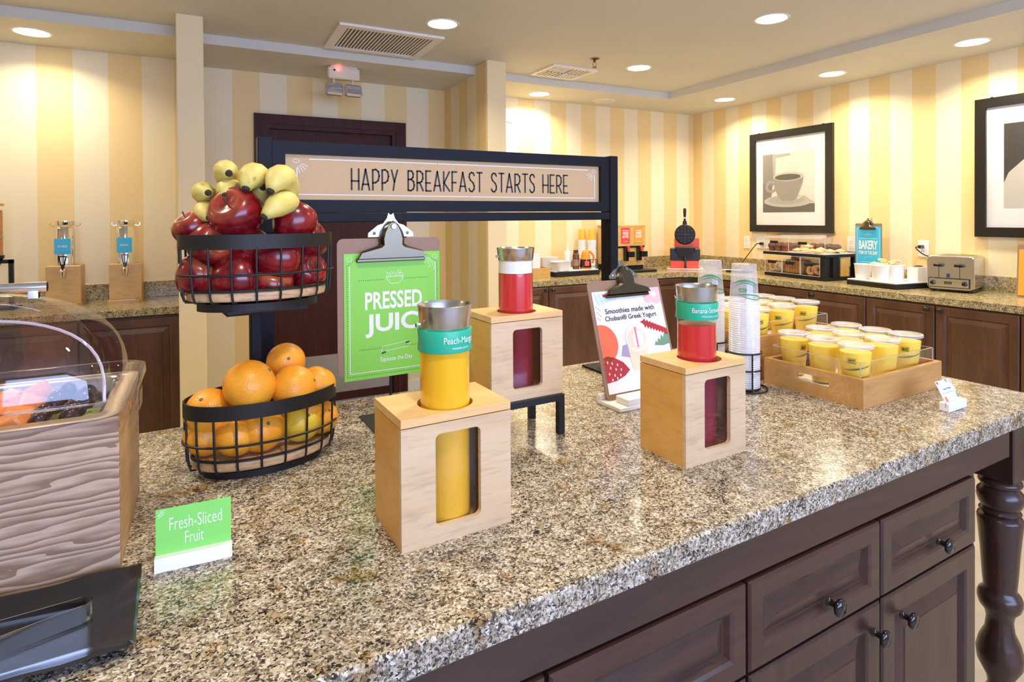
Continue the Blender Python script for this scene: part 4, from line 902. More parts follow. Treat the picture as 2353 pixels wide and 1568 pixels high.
# ---- oranges
def orange_mat(name, c1, c2):
    m, nt, b = _new(name); tc = N(nt, 'ShaderNodeTexCoord'); n = N(nt, 'ShaderNodeTexNoise'); n.inputs['Scale'].default_value = 14; nt.links.new(tc.outputs['Object'], n.inputs['Vector'])
    r = N(nt, 'ShaderNodeValToRGB'); e = r.color_ramp.elements; e[0].position = .3; e[0].color = C4(c1); e[1].position = .7; e[1].color = C4(c2); nt.links.new(n.outputs['Fac'], r.inputs[0]); nt.links.new(r.outputs[0], b.inputs['Base Color'])
    v = N(nt, 'ShaderNodeTexVoronoi'); v.inputs['Scale'].default_value = 330; nt.links.new(tc.outputs['Object'], v.inputs['Vector']); bp = N(nt, 'ShaderNodeBump'); bp.inputs['Strength'].default_value = .35; bp.inputs['Distance'].default_value = .0012
    nt.links.new(v.outputs['Distance'], bp.inputs['Height']); nt.links.new(bp.outputs['Normal'], b.inputs['Normal']); b.inputs['Roughness'].default_value = .35; b.inputs['Specular IOR Level'].default_value = .5; return m
OM = orange_mat('orange_peel', (.80, .28, .012), (.86, .38, .03)); LM = orange_mat('yellow_peel', (.72, .46, .02), (.78, .56, .06))
op = [(max(.0001, math.sin(PI * i / 16)) * .045, -math.cos(PI * i / 16) * .0435 * (1 - .05 * math.exp(-((PI - PI * i / 16) / .35) ** 2))) for i in range(17)]
ORG = G().lathe(op, 28).mesh('orange_body', True, 80); ORG.materials.append(OM); LEM = ORG.copy(); LEM.materials.clear(); LEM.materials.append(LM)
BTN = G().lathe([(.0001, .0405), (.004, .0408), (.003, .0428), (.0001, .0432)], 8).mesh('stem_button', True); BTN.materials.append(mat('stem_green', (.16, .14, .04), .8))
OL = [(574, 886, 1.165, .050, (.2, .9, 0), 'large orange on top nearest the rim'), (657, 832, 1.295, .041, (1.15, -.35, .2), 'topmost orange showing its stem button'), (676, 892, 1.215, .046, (.3, 1.2, 0), 'orange on top between the large one and the poster end'), (480, 946, 1.185, .045, (.6, -.4, 0), 'orange against the rim at the wooden fruit box end'), (728, 884, 1.27, .040, (0, .5, 0), 'orange half hidden at the poster end'), (600, 985, 1.155, .046, (1.1, .15, .2), 'orange at the front behind the wires with stem showing'), (473, 1016, 1.205, .040, (.4, .3, 0), 'lowest orange at the wooden fruit box end'), (543, 1015, 1.20, .041, (.3, .2, 0), 'orange low and behind the front one'), (738, 968, 1.285, .036, (.8, .6, 0), 'orange low at the poster end'), (702, 944, 1.31, .040, (.2, .2, 0), 'shaded orange in the middle of the lower basket')]
for px, py, d, R, rot, lb in OL:
    p = inside(px, py, d, R * (1 if py > 920 else .75), (0, 0)) if py > 860 else at(px, py, d); p.z = max(p.z, .91 + .036 + R * .97); t = thing('orange', lb, 'orange', p, rot, 'oranges in the lower basket'); t.scale = (R / .045,) * 3; part('orange_body', ORG, None, t); part('stem_button', BTN, None, t)
p = inside(691, 1003, 1.195, .043, (0, 0)); p.z = max(p.z, .946 + .042); t = thing('orange', 'yellow unripe orange low among the others', 'orange', p, (1.0, .5, 0), 'oranges in the lower basket'); t.scale = (.95, .95, 1.0); part('orange_body', LEM, None, t); part('stem_button', BTN, None, t)

# ================================================================== CUT FRUIT BOX
BX0, BX1, BY0, BY1, BZ = -.447, -.108, .994, 1.284, .222
t = thing('fruit_box', 'ribbed pine display box with clear domed lid holding cut fruit', 'display box', (0, 0, .91), 0)
k = .016
part('front_board', G().box(BX0, BX1, BY0, BY0 + k, 0, BZ, .0015), M['pine'], t); part('back_board', G().box(BX0, BX1, BY1 - k, BY1, 0, BZ, .0015), M['pine'], t)
M['pine_side'] = wood('ribbed_pine_side', (.40, .22, .09), (.56, .35, .16), (26, 4, 26), .45, .2)
part('side_board', G().box(BX0, BX0 + k, BY0 + k, BY1 - k, 0, BZ), M['pine_side'], t); part('side_board', G().box(BX1 - k, BX1 - .0004, BY0 + k, BY1 - k, 0, BZ), M['pine_side'], t)
part('box_floor', G().box(BX0 + k, BX1 - k, BY0 + k, BY1 - k, .005, .012), M['pine'], t)
def rl(i, z, r=.03): return [(p[0], p[1], z) for p in rrect(BX0 + i, BX1 - i, BY0 + i, BY1 - i, max(.004, r - i * .5), 6)]
part('steel_pan', G().loops([rl(-.002, BZ + .001), rl(.022, BZ + .002), rl(.030, BZ - .006), rl(.040, BZ - .075), rl(.05, BZ - .08)], cap1=True), mat('pan_steel', (.72, .71, .70), .22, 1), t, smooth=True, angle=50)
part('lid_rim', G().loops([rl(-.012, BZ - .006), rl(-.014, BZ + .004), rl(-.013, BZ + .018), rl(-.004, BZ + .021), rl(.012, BZ + .021), rl(.018, BZ + .016)]), M['dome'], t, smooth=True, angle=60)
# roll-top dome
def dome_loop(u):
    a = u * PI / 2; i = (1 - math.cos(a)) * .148; z = BZ + .018 + .150 * math.sin(a) ** .9
    x0, x1, y0, y1 = BX0 + .010 + i * 1.10, BX1 - .010 - i * 1.10, BY0 + .012 + i * .88, BY1 - .012 - i * .88
    return [(p[0], p[1], z) for p in rrect(x0, x1, y0, y1, min(.045, (y1 - y0) / 2 - .001), 8)]
part('dome_lid', G().loops([dome_loop(i / 12) for i in range(13)], cap1=True), M['dome'], t, smooth=True, angle=80)
cx, cy = (BX0 + BX1) / 2, (BY0 + BY1) / 2
arc = []
for i in range(25):
    a = PI * i / 24; x = cx + .150 * math.cos(a); zz = .018 + .118 * math.sin(a) ** .7
    arc.append((x, BY0 + .026 + .055 * math.sin(a) ** .8, BZ + zz))
part('lid_opening_edge', G().tube(arc, .0022, 6), mat('lid_edge', (.62, .55, .62), .2), t, smooth=True)
part('handle', G().cyl((cx - .03, cy - .03, BZ + .178), (cx + .07, cy - .03, BZ + .178), .0075, n=14).box(cx - .02, cx - .008, cy - .036, cy - .024, BZ + .162, BZ + .178).box(cx + .048, cx + .060, cy - .036, cy - .024, BZ + .162, BZ + .178), M['chrome'], t, smooth=True)
part('hinge_clip', G().box(BX1 + .012, BX1 + .018, BY0 + .09, BY0 + .14, BZ - .02, BZ + .012, .002), M['dome'], t)
hon = mat('honeydew', (.46, .58, .17), .35, noise=.06, nscale=80); can = mat('cantaloupe', (.84, .30, .07), .35, noise=.08, nscale=80); pin = mat('pineapple', (.82, .56, .05), .35, noise=.10, nscale=90); grp = mat('grape_skin', (.035, .006, .016), .25); grr = mat('red_grape_skin', (.12, .010, .02), .25)
rnd = random.Random(11)
def chunk_mesh(nm, m, s):
    g = G().box(-1, 1, -1, 1, -1, 1, .14)
    g.v = [(v[0] * s[0] * (1 + .12 * math.sin(3 * v[1] + v[2])), v[1] * s[1], v[2] * s[2] * (1 + .15 * v[0] * .5)) for v in g.v]
    me = g.mesh(nm, True, 30); me.materials.append(m); return me
CK = {'honeydew_chunk': (chunk_mesh('honeydew_chunk', hon, (.0190, .0165, .0140)), 'pale green honeydew melon'), 'cantaloupe_chunk': (chunk_mesh('cantaloupe_chunk', can, (.0205, .0165, .0140)), 'orange cantaloupe melon'), 'pineapple_chunk': (chunk_mesh('pineapple_chunk', pin, (.0195, .0170, .0130)), 'yellow pineapple')}
gm = G().lathe([(max(.0001, math.sin(PI * i / 10)) * .0118, -math.cos(PI * i / 10) * .0145) for i in range(11)], 14).mesh('grape', True, 80); gm.materials.append(grp); gm2 = gm.copy(); gm2.materials.clear(); gm2.materials.append(grr)
fz = .91 + BZ
grid = []
for iy_ in range(6):
    for ix_ in range(7): grid.append((BX0 + .065 + ix_ * .0350 + rnd.uniform(-.005, .005), BY0 + .064 + iy_ * .0325 + rnd.uniform(-.005, .005), iy_, ix_))
pat = ['honeydew_chunk', 'grape', 'cantaloupe_chunk', 'grape', 'pineapple_chunk', 'grape', 'honeydew_chunk', 'red_grape', 'cantaloupe_chunk', 'grape', 'honeydew_chunk', 'grape', 'red_grape']
for i, (x, y, a, b) in enumerate(grid):
    kd = pat[(i * 7 + a * 3) % len(pat)]; mound = .022 * (1 - ((x - cx) / .17) ** 2) * (1 - ((y - cy) / .14) ** 2)
    z = fz - .028 + mound + rnd.uniform(-.004, .006); rot = (rnd.uniform(-.5, .5), rnd.uniform(-.5, .5), rnd.uniform(0, 6))
    if 'grape' in kd: solo('grape', gm if kd == 'grape' else gm2, None, ('dark purple grape' if kd == 'grape' else 'red grape') + ' among the cut melon under the dome', 'grape', (x, y, z + .004), rot, 'grapes in the fruit box' if kd == 'grape' else 'red grapes in the fruit box')
    else: solo(kd, CK[kd][0], None, 'chunk of ' + CK[kd][1] + ' under the clear dome', 'fruit chunk', (x, y, z), rot, kd.replace('_', ' ') + 's in the fruit box')
part('fruit_bed', G().box(BX0 + .05, BX1 - .05, BY0 + .055, BY1 - .055, BZ - .06, BZ - .045), hon, t)
# ---- black tray with tongs
TX0, TX1, TY0, TY1 = -.42, -.040, .800, .985
t = thing('tongs_tray', 'black slate look tray with raised wavy rim in front of the fruit box', 'tray', I(0, 0, .91), IY)
def tl(i, z, wav=0):
    P = []
    for p in rrect(TX0 + i, TX1 - i, TY0 + i, TY1 - i, .006, 3): P.append((p[0], p[1], z))
    return P
def sub(loop, n=12):
    out = []
    for a, b in zip(loop, loop[1:] + loop[:1]):
        m = n if math.dist(a, b) > .05 else 1
        for i in range(m): out.append(tuple(a[c] + (b[c] - a[c]) * i / m for c in range(3)))
    return out
L0, L1, L2, L3, L4 = sub(tl(.030, 0)), sub(tl(.0, .014)), sub(tl(.003, .0165)), sub(tl(.034, .004)), sub(tl(.04, .0035))
L1 = [(p[0], p[1], p[2] + .0018 * math.sin(i * 1.7)) for i, p in enumerate(L1)]; L2 = [(p[0], p[1], p[2] + .0018 * math.sin(i * 1.7)) for i, p in enumerate(L2)]
part('tray_dish', G().loops([L0, L1, L2, L3, L4], cap0=True, cap1=True), M['slate'], t, smooth=True, angle=35)
t = thing('tongs', 'shiny steel tongs lying on the black tray', 'tongs', I(-.100, .898, .916), IY + math.radians(8))
def strap(y0, s):
    g = G(); n = 18; pts = []
    for i in range(n + 1):
        u = i / n; pts.append((-.27 * u, s * (.010 + .016 * math.sin(PI * .5 * min(1, u * 1.2)) ** 1.2), 0))
    for (a, b) in zip(pts[:-1], pts[1:]): g.add([(a[0], a[1], 0), (b[0], b[1], 0), (b[0], b[1], .022), (a[0], a[1], .022), (a[0], a[1] + s * .001, 0), (b[0], b[1] + s * .001, 0), (b[0], b[1] + s * .001, .022), (a[0], a[1] + s * .001, .022)], [(0, 1, 2, 3), (4, 5, 6, 7), (3, 2, 6, 7), (0, 1, 5, 4)])
    return g
part('tong_arm', strap(0, 1), M['chrome'], t, smooth=True); part('tong_arm', strap(0, -1), M['chrome'], t, smooth=True)
bend = []
for i in range(9): a = -PI / 2 + PI * i / 8; bend.append((.011 * math.cos(a), .010 * math.sin(a)))
g = G()
for a, b in zip(bend[:-1], bend[1:]): g.add([(a[0], a[1], 0), (b[0], b[1], 0), (b[0], b[1], .022), (a[0], a[1], .022)], [(0, 1, 2, 3)])
part('spring_bend', g, M['chrome'], t, smooth=True)
# ================================================================== FAR COUNTER
def cyl_lathe(prof, n=20): return G().lathe(prof, n)
PAPC = {}
# ---- napkins
t = thing('napkin_box', 'low bamboo box of white napkins at the near end of the far counter', 'napkin box', (2.345, 4.155, .91))
part('box_body', G().holed([(0, 0), (.17, 0), (.17, .16), (0, .16)], [[(.008, .008), (.162, .008), (.162, .152), (.008, .152)]], .0, .084, 'xy'), M['bamboo'], t); part('box_floor', G().box(.008, .162, .008, .152, 0, .006), M['bamboo'], t)
nk = mat('napkin_white', (.80, .79, .80), .7)
for i in range(9): part('napkin', G().box(-.045, .045, -.0025, .0025, 0, .165 + .012 * ((i * 5) % 3), .001), nk, t, (.055 + .006 * (i % 2), .025 + i * .013, .008), (math.radians(-6 + 3 * (i % 4)), math.radians(-4 + 2 * (i % 5)), math.radians(14 - 4 * (i % 4))))
# ---- syrup tray and what stands on it
t = thing('serving_tray', 'black tray with white mat holding syrup and toppings on the far counter', 'tray', (2.575, 4.17, .91), math.radians(2))
part('tray_body', G().box(0, .46, 0, .27, 0, .040, .004), M['black'], t); part('white_mat', G().box(.004, .456, .02, .266, .040, .047, .001), M['white'], t)
z0 = .9572
t = thing('topping_basket', 'white square basket with notched rim on the syrup tray', 'basket', (2.66, 4.225, z0), math.radians(12))
part('basket_body', G().loops([[(p[0], p[1], z) for p in rrect(-a, a, -a * .8, a * .8, .02, 4)] for a, z in ((.062, 0), (.074, .075), (.080, .080), (.076, .079), (.070, .074), (.060, .004))], cap0=True, cap1=True), M['white'], t, smooth=True, angle=50)
for x in (-.078, .078): part('handle_lip', G().box(x - .012, x + .012, -.03, .03, .074, .079, .002), M['white'], t)
t = thing('topping_tub', 'off white tub behind the notched white basket', 'tub', (2.61, 4.36, z0), 0)
part('tub_body', G().loops([[(p[0], p[1], z) for p in rrect(-a, a, -a * .6, a * .6, .015, 4)] for a, z in ((.07, 0), (.085, .105), (.088, .108), (.08, .106), (.066, .004))], cap0=True, cap1=True), mat('tub_cream', (.74, .70, .64), .45), t, smooth=True, angle=50)
t = thing('cream_can', 'clear and white whipped cream can with yellow nozzle and blue label', 'bottle', (2.775, 4.30, z0))
part('can_body', cyl_lathe([(.0001, 0), (.030, 0), (.031, .004), (.031, .125), (.026, .145), (.018, .160), (.0001, .162)]), mat('can_silver', (.72, .76, .80), .25, .3), t, smooth=True); part('blue_label', G().shell([(.0315, .045), (.0315, .075)], 20), mat('label_blue', (.10, .45, .75), .5), t, smooth=True); part('nozzle', cyl_lathe([(.0001, .160), (.012, .160), (.010, .178), (.005, .185), (.004, .205), (.0001, .206)], 12), mat('nozzle_cream', (.85, .78, .5), .4), t, smooth=True)
t = thing('syrup_bottle', 'brown chocolate syrup bottle with dark screw cap', 'bottle', (2.852, 4.285, z0))
part('bottle_body', cyl_lathe([(.0001, 0), (.027, 0), (.029, .006), (.029, .115), (.024, .135), (.019, .140), (.0001, .141)]), mat('choc_brown', (.11, .042, .018), .3), t, smooth=True); part('cap', cyl_lathe([(.0001, .140), (.021, .140), (.021, .165), (.0001, .166)]), mat('cap_brown', (.05, .022, .012), .4), t, smooth=True); part('label', G().shell([(.0293, .03), (.0293, .085)], 20), mat('label_tan', (.30, .17, .09), .5), t, smooth=True)
t = thing('syrup_pitcher', 'orange handled syrup pitcher with dark see-through body', 'pitcher', (2.935, 4.26, z0), math.radians(-20))
part('pitcher_body', cyl_lathe([(.0001, .012), (.048, .012), (.050, .02), (.045, .085), (.0001, .086)]), mat('maple_syrup', (.035, .012, .008), .12), t, smooth=True); oc = mat('pitcher_orange', (.85, .24, .02), .35)
part('pitcher_base', cyl_lathe([(.0001, 0), (.050, 0), (.051, .013), (.0001, .014)]), oc, t, smooth=True); part('pitcher_top', cyl_lathe([(.0001, .085), (.046, .085), (.036, .125), (.030, .150), (.022, .158), (.0001, .160)]), oc, t, smooth=True)
part('handle', G().tube([(.01, 0, .153), (.045, 0, .146), (.070, 0, .115), (.073, 0, .08), (.060, 0, .045)], [.010, .011, .010, .009, .008], 8), oc, t, smooth=True); part('red_label', G().box(-.02, .02, -.0525, -.049, .03, .07, .001), mat('label_red', (.75, .10, .07), .5), t)
# ---- paper cups
PC = G().shell([(.0345, .020), (.0368, .004), (.0385, .003), (.0385, 0), (.036, 0)], 20).mesh('paper_cup', True, 30); PC.materials.append(mat('cup_white', (.80, .78, .75), .5))
PT = G().shell([(.0001, .093), (.028, .093), (.029, .090), (.0368, .004), (.0385, .003), (.0385, 0), (.036, 0)], 20).mesh('paper_cup', True, 30); PT.materials.append(mat('cup_orange', (.88, .40, .04), .45))
for (x, y, nm) in ((3.065, 4.50, 'wall side stack'), (3.115, 4.42, 'stack nearer the syrup pitcher')):
    n = 18
    for k in range(n): solo('paper_cup', PC, None, 'white rim of a nested paper cup in the ' + nm, 'cup', (x, y, .918 + k * .0158), 0, 'paper cups, ' + nm)
    solo('paper_cup', PT, None, 'orange upside down paper cup on top of the ' + nm, 'cup', (x, y, .918 + n * .0158), 0)
t = thing('paper_cup_holder', 'black wire holder round the two paper cup stacks', 'cup holder', (0, 0, .91))
for x, y in ((3.065, 4.50), (3.115, 4.42)):
    for z in (.004, .055, .115): part('wire_ring', G().tube([(x + .043 * math.cos(a * PI / 10), y + .043 * math.sin(a * PI / 10), z) for a in range(20)], .002, 6, closed=True), M['black'], t, smooth=True)
    for a in (.3, 1.87, 3.44, 5.01): part('wire_post', G().cyl((x + .0445 * math.cos(a), y + .0445 * math.sin(a), 0), (x + .0445 * math.cos(a), y + .0445 * math.sin(a), .117), .002, n=6), M['black'], t)
    part('seat_disc', G().lathe([(.0001, .0015), (.040, .0015), (.040, .005), (.0001, .005)], 18, (x, y, 0)), M['black'], t)
# ---- waffle batter dispenser
t = thing('batter_dispenser', 'bamboo waffle batter dispenser with two taps and red and orange cards', 'dispenser', (3.283, 4.26, .91))
part('cabinet_body', G().box(0, .30, 0, .30, .055, .405, .002), M['bamboo'], t); part('black_plinth', G().box(.004, .296, .01, .296, 0, .055), M['black'], t)
part('upper_front', G().box(-.004, .304, -.014, 0, .232, .418, .002), M['bamboo'], t); part('top_board', G().box(-.006, .306, -.016, .302, .405, .42, .002), M['bamboo'], t); part('drip_tray', G().box(-.01, .34, -.13, .01, 0, .022, .003), M['black'], t)
part('tap_rail', G().box(0, .30, -.006, 0, .216, .232), M['black'], t)
for x, cm, nm in ((.075, mat('card_red', (.78, .06, .04), .5), 'red'), (.222, mat('card_orange', (.90, .30, .03), .5), 'orange')):
    c = part('flavour_card', G().box(-.048, .048, -.0165, -.0140, .255, .398), cm, t, (x, 0, 0), label=nm + ' card reading WAFFLE BATTER')
    lettering(c, 'WAFFLE', -.034, .034, .335, .360, M['white_print'], -.0172, .03); lettering(c, 'BATTER', -.034, .034, .305, .330, M['white_print'], -.0172, .03); g = G().box(-.036, .036, -.0172, -.0168, .368, .374); part('print_line', g, M['white_print'], c); part('print_line', G().box(-.02, .02, -.0172, -.0168, .272, .275), M['white_print'], c)
    tp = part('tap', G().box(-.016, .016, -.045, 0, .10, .225, .004), M['gloss_black'], t, (x, 0, 0)); part('tap_paddle', G().box(.0, .058, -.075, -.045, .135, .185, .003), M['gloss_black'], tp); part('tap_lock', G().box(-.002, .016, -.058, -.035, .185, .232, .002), mat('tap_red', (.70, .05, .03), .4), tp)
# ---- waffle iron
wr = math.radians(-42)
t = thing('waffle_iron', 'black flip waffle iron standing open on a red and black base', 'waffle iron', (4.02, 4.20, .91), wr)
part('drip_board', G().box(-.165, .165, -.12, .12, 0, .014, .004), mat('drip_pink', (.72, .50, .45), .4), t)
part('base_lower', G().box(-.132, .132, -.085, .10, .014, .085, .003), mat('waffle_red', (.80, .09, .045), .4), t); part('base_upper', G().box(-.134, .134, -.088, .10, .085, .195, .003), mat('waffle_black', (.018, .018, .02), .4), t)
part('hinge_yoke', G().box(-.09, .09, -.105, -.03, .165, .215, .012), M['black'], t); part('hinge_yoke', G().prism([(-.05, .12), (.05, .12), (.09, .205), (-.09, .205)], -.115, -.09), M['black'], t)
pl = part('waffle_plate', G().lathe([(.0001, 0), (.090, 0), (.094, .004), (.094, .030), (.086, .038), (.0001, .04)], 40).xf(Matrix.Rotation(PI / 2, 4, 'X')), M['black'], t, (0, -.03, .325), (math.radians(-4), 0, 0), smooth=True, angle=30)
g = G().box(-.086, .086, -.044, -.038, -.003, .003).box(-.003, .003, -.044, -.038, -.086, .086); part('waffle_ridge', g, mat('waffle_ridge', (.03, .03, .032), .4), pl)
for ix in (-2, -1, 1, 2):
    for iz in (-2, -1, 1, 2):
        x, z = ix * .027 + (.006 if ix > 0 else -.006), iz * .027 + (.006 if iz > 0 else -.006)
        if math.hypot(x, z) < .082: part('waffle_stud', G().loops([rect_loop(x - a, x + a, z - a, z + a, y) for a, y in ((.009, -.038), (.006, -.0435))], cap1=True), MATS['waffle_ridge'], pl)
part('neck', G().cyl((0, -.03, .42), (0, -.03, .455), .022, .016, 12).cyl((0, -.03, .455), (0, -.03, .475), .009, .012, 10), M['black'], t, smooth=True); part('handle', G().tube([(0, -.03, .487), (0, -.028, .50), (0, -.026, .56), (0, -.025, .572)], [.008, .012, .015, .009], 10), M['black'], t, smooth=True); part('ferrule', G().cyl((0, -.03, .472), (0, -.03, .490), .006, n=8), M['chrome'], t)
part('lower_handle', G().tube([(0, -.115, .13), (0, -.140, .09), (0, -.155, .02)], [.006, .008, .011], 10), M['black'], t, smooth=True)
for x in (-.032, .032): part('screw', G().cyl((x, -.116, .122), (x, -.119, .122), .006, n=10), M['chrome'], t)
t = thing('waffle_card', 'red instruction card in a clear holder behind the waffle iron', 'card', (4.155, 4.315, .91), wr)
part('card', G().box(-.115, .115, 0, .003, .02, .285), mat('card_coral', (.72, .10, .09), .45), t); part('clear_holder', G().box(-.122, .122, -.003, -.001, 0, .29), M['acrylic'], t); part('holder_foot', G().box(-.122, .122, -.02, .06, 0, .003), M['acrylic'], t)
# ---- cutlery rest
t = thing('cutlery_rest', 'small black rest with white plastic forks beside the waffle iron', 'cutlery rest', (4.20, 3.72, .91), math.radians(-70))
part('rest_dish', G().box(-.10, .10, -.06, .06, 0, .016, .006), M['black'], t)
for i in range(3): part('fork', G().box(-.13, .02, -.03 + i * .025, -.022 + i * .025, .017, .019).box(-.15, -.13, -.033 + i * .025, -.019 + i * .025, .017, .019), M['white'], t)

# ================================================================== RIGHT COUNTER
# ---- bakery case (local x runs along the counter, local -y looks into the room)
rc = math.radians(-96)
t = thing('bakery_case', 'black two tier bakery case with clear drawers of bread and pastries', 'display case', (4.205, 3.46, .91), rc)
W, Dp = .60, .33
part('case_base', G().box(0, W, 0, Dp, 0, .026, .003), M['black'], t); part('middle_shelf', G().box(-.008, W + .01, -.008, Dp, .178, .200, .003), M['black'], t)
part('corner_post', G().box(W - .045, W, 0, .045, .026, .178, .002), M['black'], t); part('corner_post', G().box(W - .045, W, .085, .15, .026, .178, .002), M['black'], t); part('corner_post', G().box(W - .03, W, Dp - .03, Dp, .026, .178), M['black'], t); part('corner_post', G().box(0, .02, Dp - .03, Dp, .026, .178), M['black'], t)
part('cutting_board', G().box(W - .012, W + .002, .16, .25, .03, .172, .002), M['bamboo'], t)
for i in range(3):
    x0 = .008 + i * .183; dr = part('drawer', G().box(x0, x0 + .178, .001, .004, .03, .174).box(x0, x0 + .003, .004, Dp - .02, .03, .15).box(x0 + .175, x0 + .178, .004, Dp - .02, .03, .15), M['acrylic'], t)
    part('drawer_edge', G().holed([(x0, .03), (x0 + .178, .03), (x0 + .178, .174), (x0, .174)], [[(x0 + .003, .033), (x0 + .175, .033), (x0 + .175, .171), (x0 + .003, .171)]], -.001, .0008), mat('acrylic_edge', (.72, .68, .62), .3), dr)
    part('drawer_pull', G().box(x0 + .045, x0 + .130, -.016, -.011, .105, .130, .002).cyl((x0 + .126, -.012, .124), (x0 + .126, .002, .124), .005, n=8), M['black'], dr)
hz0, hz1 = .2005, .318
bn = part('top_bin', G().box(0, W, .0, .003, hz0, hz1).box(0, .003, .003, Dp, hz0, hz1).box(W - .003, W, .003, Dp, hz0, hz1).box(.003, W - .003, Dp - .003, Dp, hz0, hz1 + .05), M['acrylic'], t)
part('bin_lid', G().add([(-.004, -.006, hz1), (W - .03, -.006, hz1), (W - .03, Dp * .97, hz1 + .052), (-.004, Dp * .97, hz1 + .052), (-.004, -.006, hz1 + .003), (W - .03, -.006, hz1 + .003), (W - .03, Dp * .97, hz1 + .055), (-.004, Dp * .97, hz1 + .055)], [(0, 1, 2, 3), (4, 5, 6, 7), (0, 1, 5, 4), (1, 2, 6, 5), (2, 3, 7, 6), (3, 0, 4, 7)]), M['acrylic'], t)
part('lid_edge', G().box(-.004, W - .03, -.008, -.005, hz1 - .004, hz1 + .005), MATS['acrylic_edge'], t); part('bin_divider', G().box(.255, .258, .003, Dp - .003, hz0, hz1 - .01), M['acrylic'], t)
for e in (.001, .2565, W - .002): part('bin_edge', G().box(e - .0015, e + .0015, -.002, 0, hz0, hz1), MATS['acrylic_edge'], t)
part('bin_floor', G().box(.004, W - .004, .004, Dp - .004, hz0, hz0 + .003), M['white'], t)
for x0 in (.075, .36): part('lid_pull', G().box(x0, x0 + .085, -.014, -.009, .270, .292, .002), M['black'], t)
def loc_in(base, rot, p): c, s = math.cos(rot), math.sin(rot); return (base[0] + p[0] * c - p[1] * s, base[1] + p[0] * s + p[1] * c, base[2] + p[2])
CB = (4.205, 3.46, .91)
# baked goods
muf = mat('muffin_brown', (.10, .035, .018), .6, noise=.3, nscale=60); dan = mat('danish_gold', (.78, .50, .22), .5, noise=.12, nscale=50); ice = mat('danish_icing', (.86, .74, .50), .4); bag = mat('english_muffin', (.74, .58, .36), .6, noise=.1, nscale=40); toast = mat('muffin_toasted', (.48, .24, .08), .6); brd = mat('bread_white', (.62, .36, .16), .6, noise=.1, nscale=50); crust = mat('bread_crust', (.40, .17, .05), .6); bgl = mat('bagel_tan', (.58, .33, .14), .5, noise=.15, nscale=30)
MUFB = G().lathe([(.0001, 0), (.024, 0), (.032, .036), (.0001, .037)], 16).mesh('paper_case', True); MUFB.materials.append(mat('muffin_paper', (.20, .055, .03), .6))
MUFT = G().lathe([(.032, .034), (.037, .042), (.032, .058), (.018, .068), (.0001, .070)], 16, lobes=7, lobe_amp=[0, .06, .05, .03, 0]).mesh('muffin_top', True); MUFT.materials.append(muf)
for i, (x, y) in enumerate(((.04, .05), (.11, .05), (.18, .05), (.05, .14), (.12, .15), (.20, .14), (.30, .22), (.37, .22), (.44, .23), (.51, .22))):
    m = thing('muffin', ('dark chocolate muffin in the bakery case, ' + ('the batch behind the divider' if x < .25 else 'the row behind the pastries')), 'muffin', loc_in(CB, rc, (x, y, .2045)), i, 'muffins behind the divider' if x < .25 else 'muffins behind the pastries')
    part('paper_case', MUFB, None, m); part('muffin_top', MUFT, None, m)
def danish(seed):
    g = G(); pts = []; 
    for i in range(46): a = i * .42; r = .006 + .030 * i / 45; pts.append((r * math.cos(a), r * math.sin(a), .014 + .012 * (1 - i / 45)))
    return g.tube(pts, .0075, 6)
DN = danish(1).mesh('pastry_swirl', True); DN.materials.append(dan); DI = G().lathe([(.0001, .034), (.012, .032), (.015, .026), (.0001, .024)], 12).mesh('icing', True); DI.materials.append(ice)
for i, (x, y, z, r) in enumerate(((.30, .05, 0, 0), (.37, .05, .004, 1), (.355, .10, .03, 2), (.43, .06, 0, 3), (.50, .05, 0, 4), (.45, .13, .01, 5), (.54, .12, 0, 1.5), (.56, .20, 0, 2.2))):
    m = thing('danish_pastry', 'golden swirl danish pastry in the clear bin of the bakery case', 'pastry', loc_in(CB, rc, (x, y, .205 + z)), r, 'danish pastries in the bakery case'); part('pastry_swirl', DN, None, m); part('icing', DI, None, m)
EMB = G().lathe([(.0001, -.013), (.036, -.013), (.041, -.008), (.042, 0), (.041, .008), (.036, .013), (.0001, .013)], 20).mesh('muffin_disc', True, 50); EMB.materials.append(bag); EMT = G().lathe([(.0001, .0133), (.026, .0133), (.022, .0138), (.0001, .0138)], 16).mesh('browned_face', True); EMT.materials.append(toast)
for i, (x, y, rx, ry) in enumerate(((.058, .045, 1.45, 0), (.105, .06, 1.5, 1.0), (.130, .075, 1.5, 1.1), (.15, .08, 1.5, 1.15), (.06, .09, 1.4, .1))):
    m = thing('english_muffin', 'pale round English muffin with browned face standing in the clear drawer', 'bread', loc_in(CB, rc, (x, y, .077)), (rx, 0, rc + ry), 'English muffins in the first drawer'); part('muffin_disc', EMB, None, m); part('browned_face', EMT, None, m)
sl_poly = rrect(-.055, .055, 0, .105, .012, 3)
SLC = G().prism([(p[0], p[1]) for p in sl_poly], -.0055, .0055, 'yz').mesh('bread_slice'); SLC.materials.append(brd); SLK = G().holed([(p[0] * 1.03, p[1] * 1.01) for p in sl_poly], [[(p[0] * .97, .002 + p[1] * .965) for p in sl_poly]], -.0057, .0057, 'yz').mesh('crust'); SLK.materials.append(crust)
for i in range(11):
    m = thing('bread_slice', 'orange brown toast bread slice standing in the middle drawer', 'bread', loc_in(CB, rc, (.215 + i * .0135, .075, .034)), (0, math.radians(3 if i % 2 else -2), rc), 'bread slices in the middle drawer'); part('slice_crumb', SLC, None, m); part('crust', SLK, None, m)
BG = G().tube([(.03 * math.cos(a * PI / 10), .03 * math.sin(a * PI / 10), 0) for a in range(20)], .0165, 8, closed=True).mesh('bagel', True, 80); BG.materials.append(bgl)
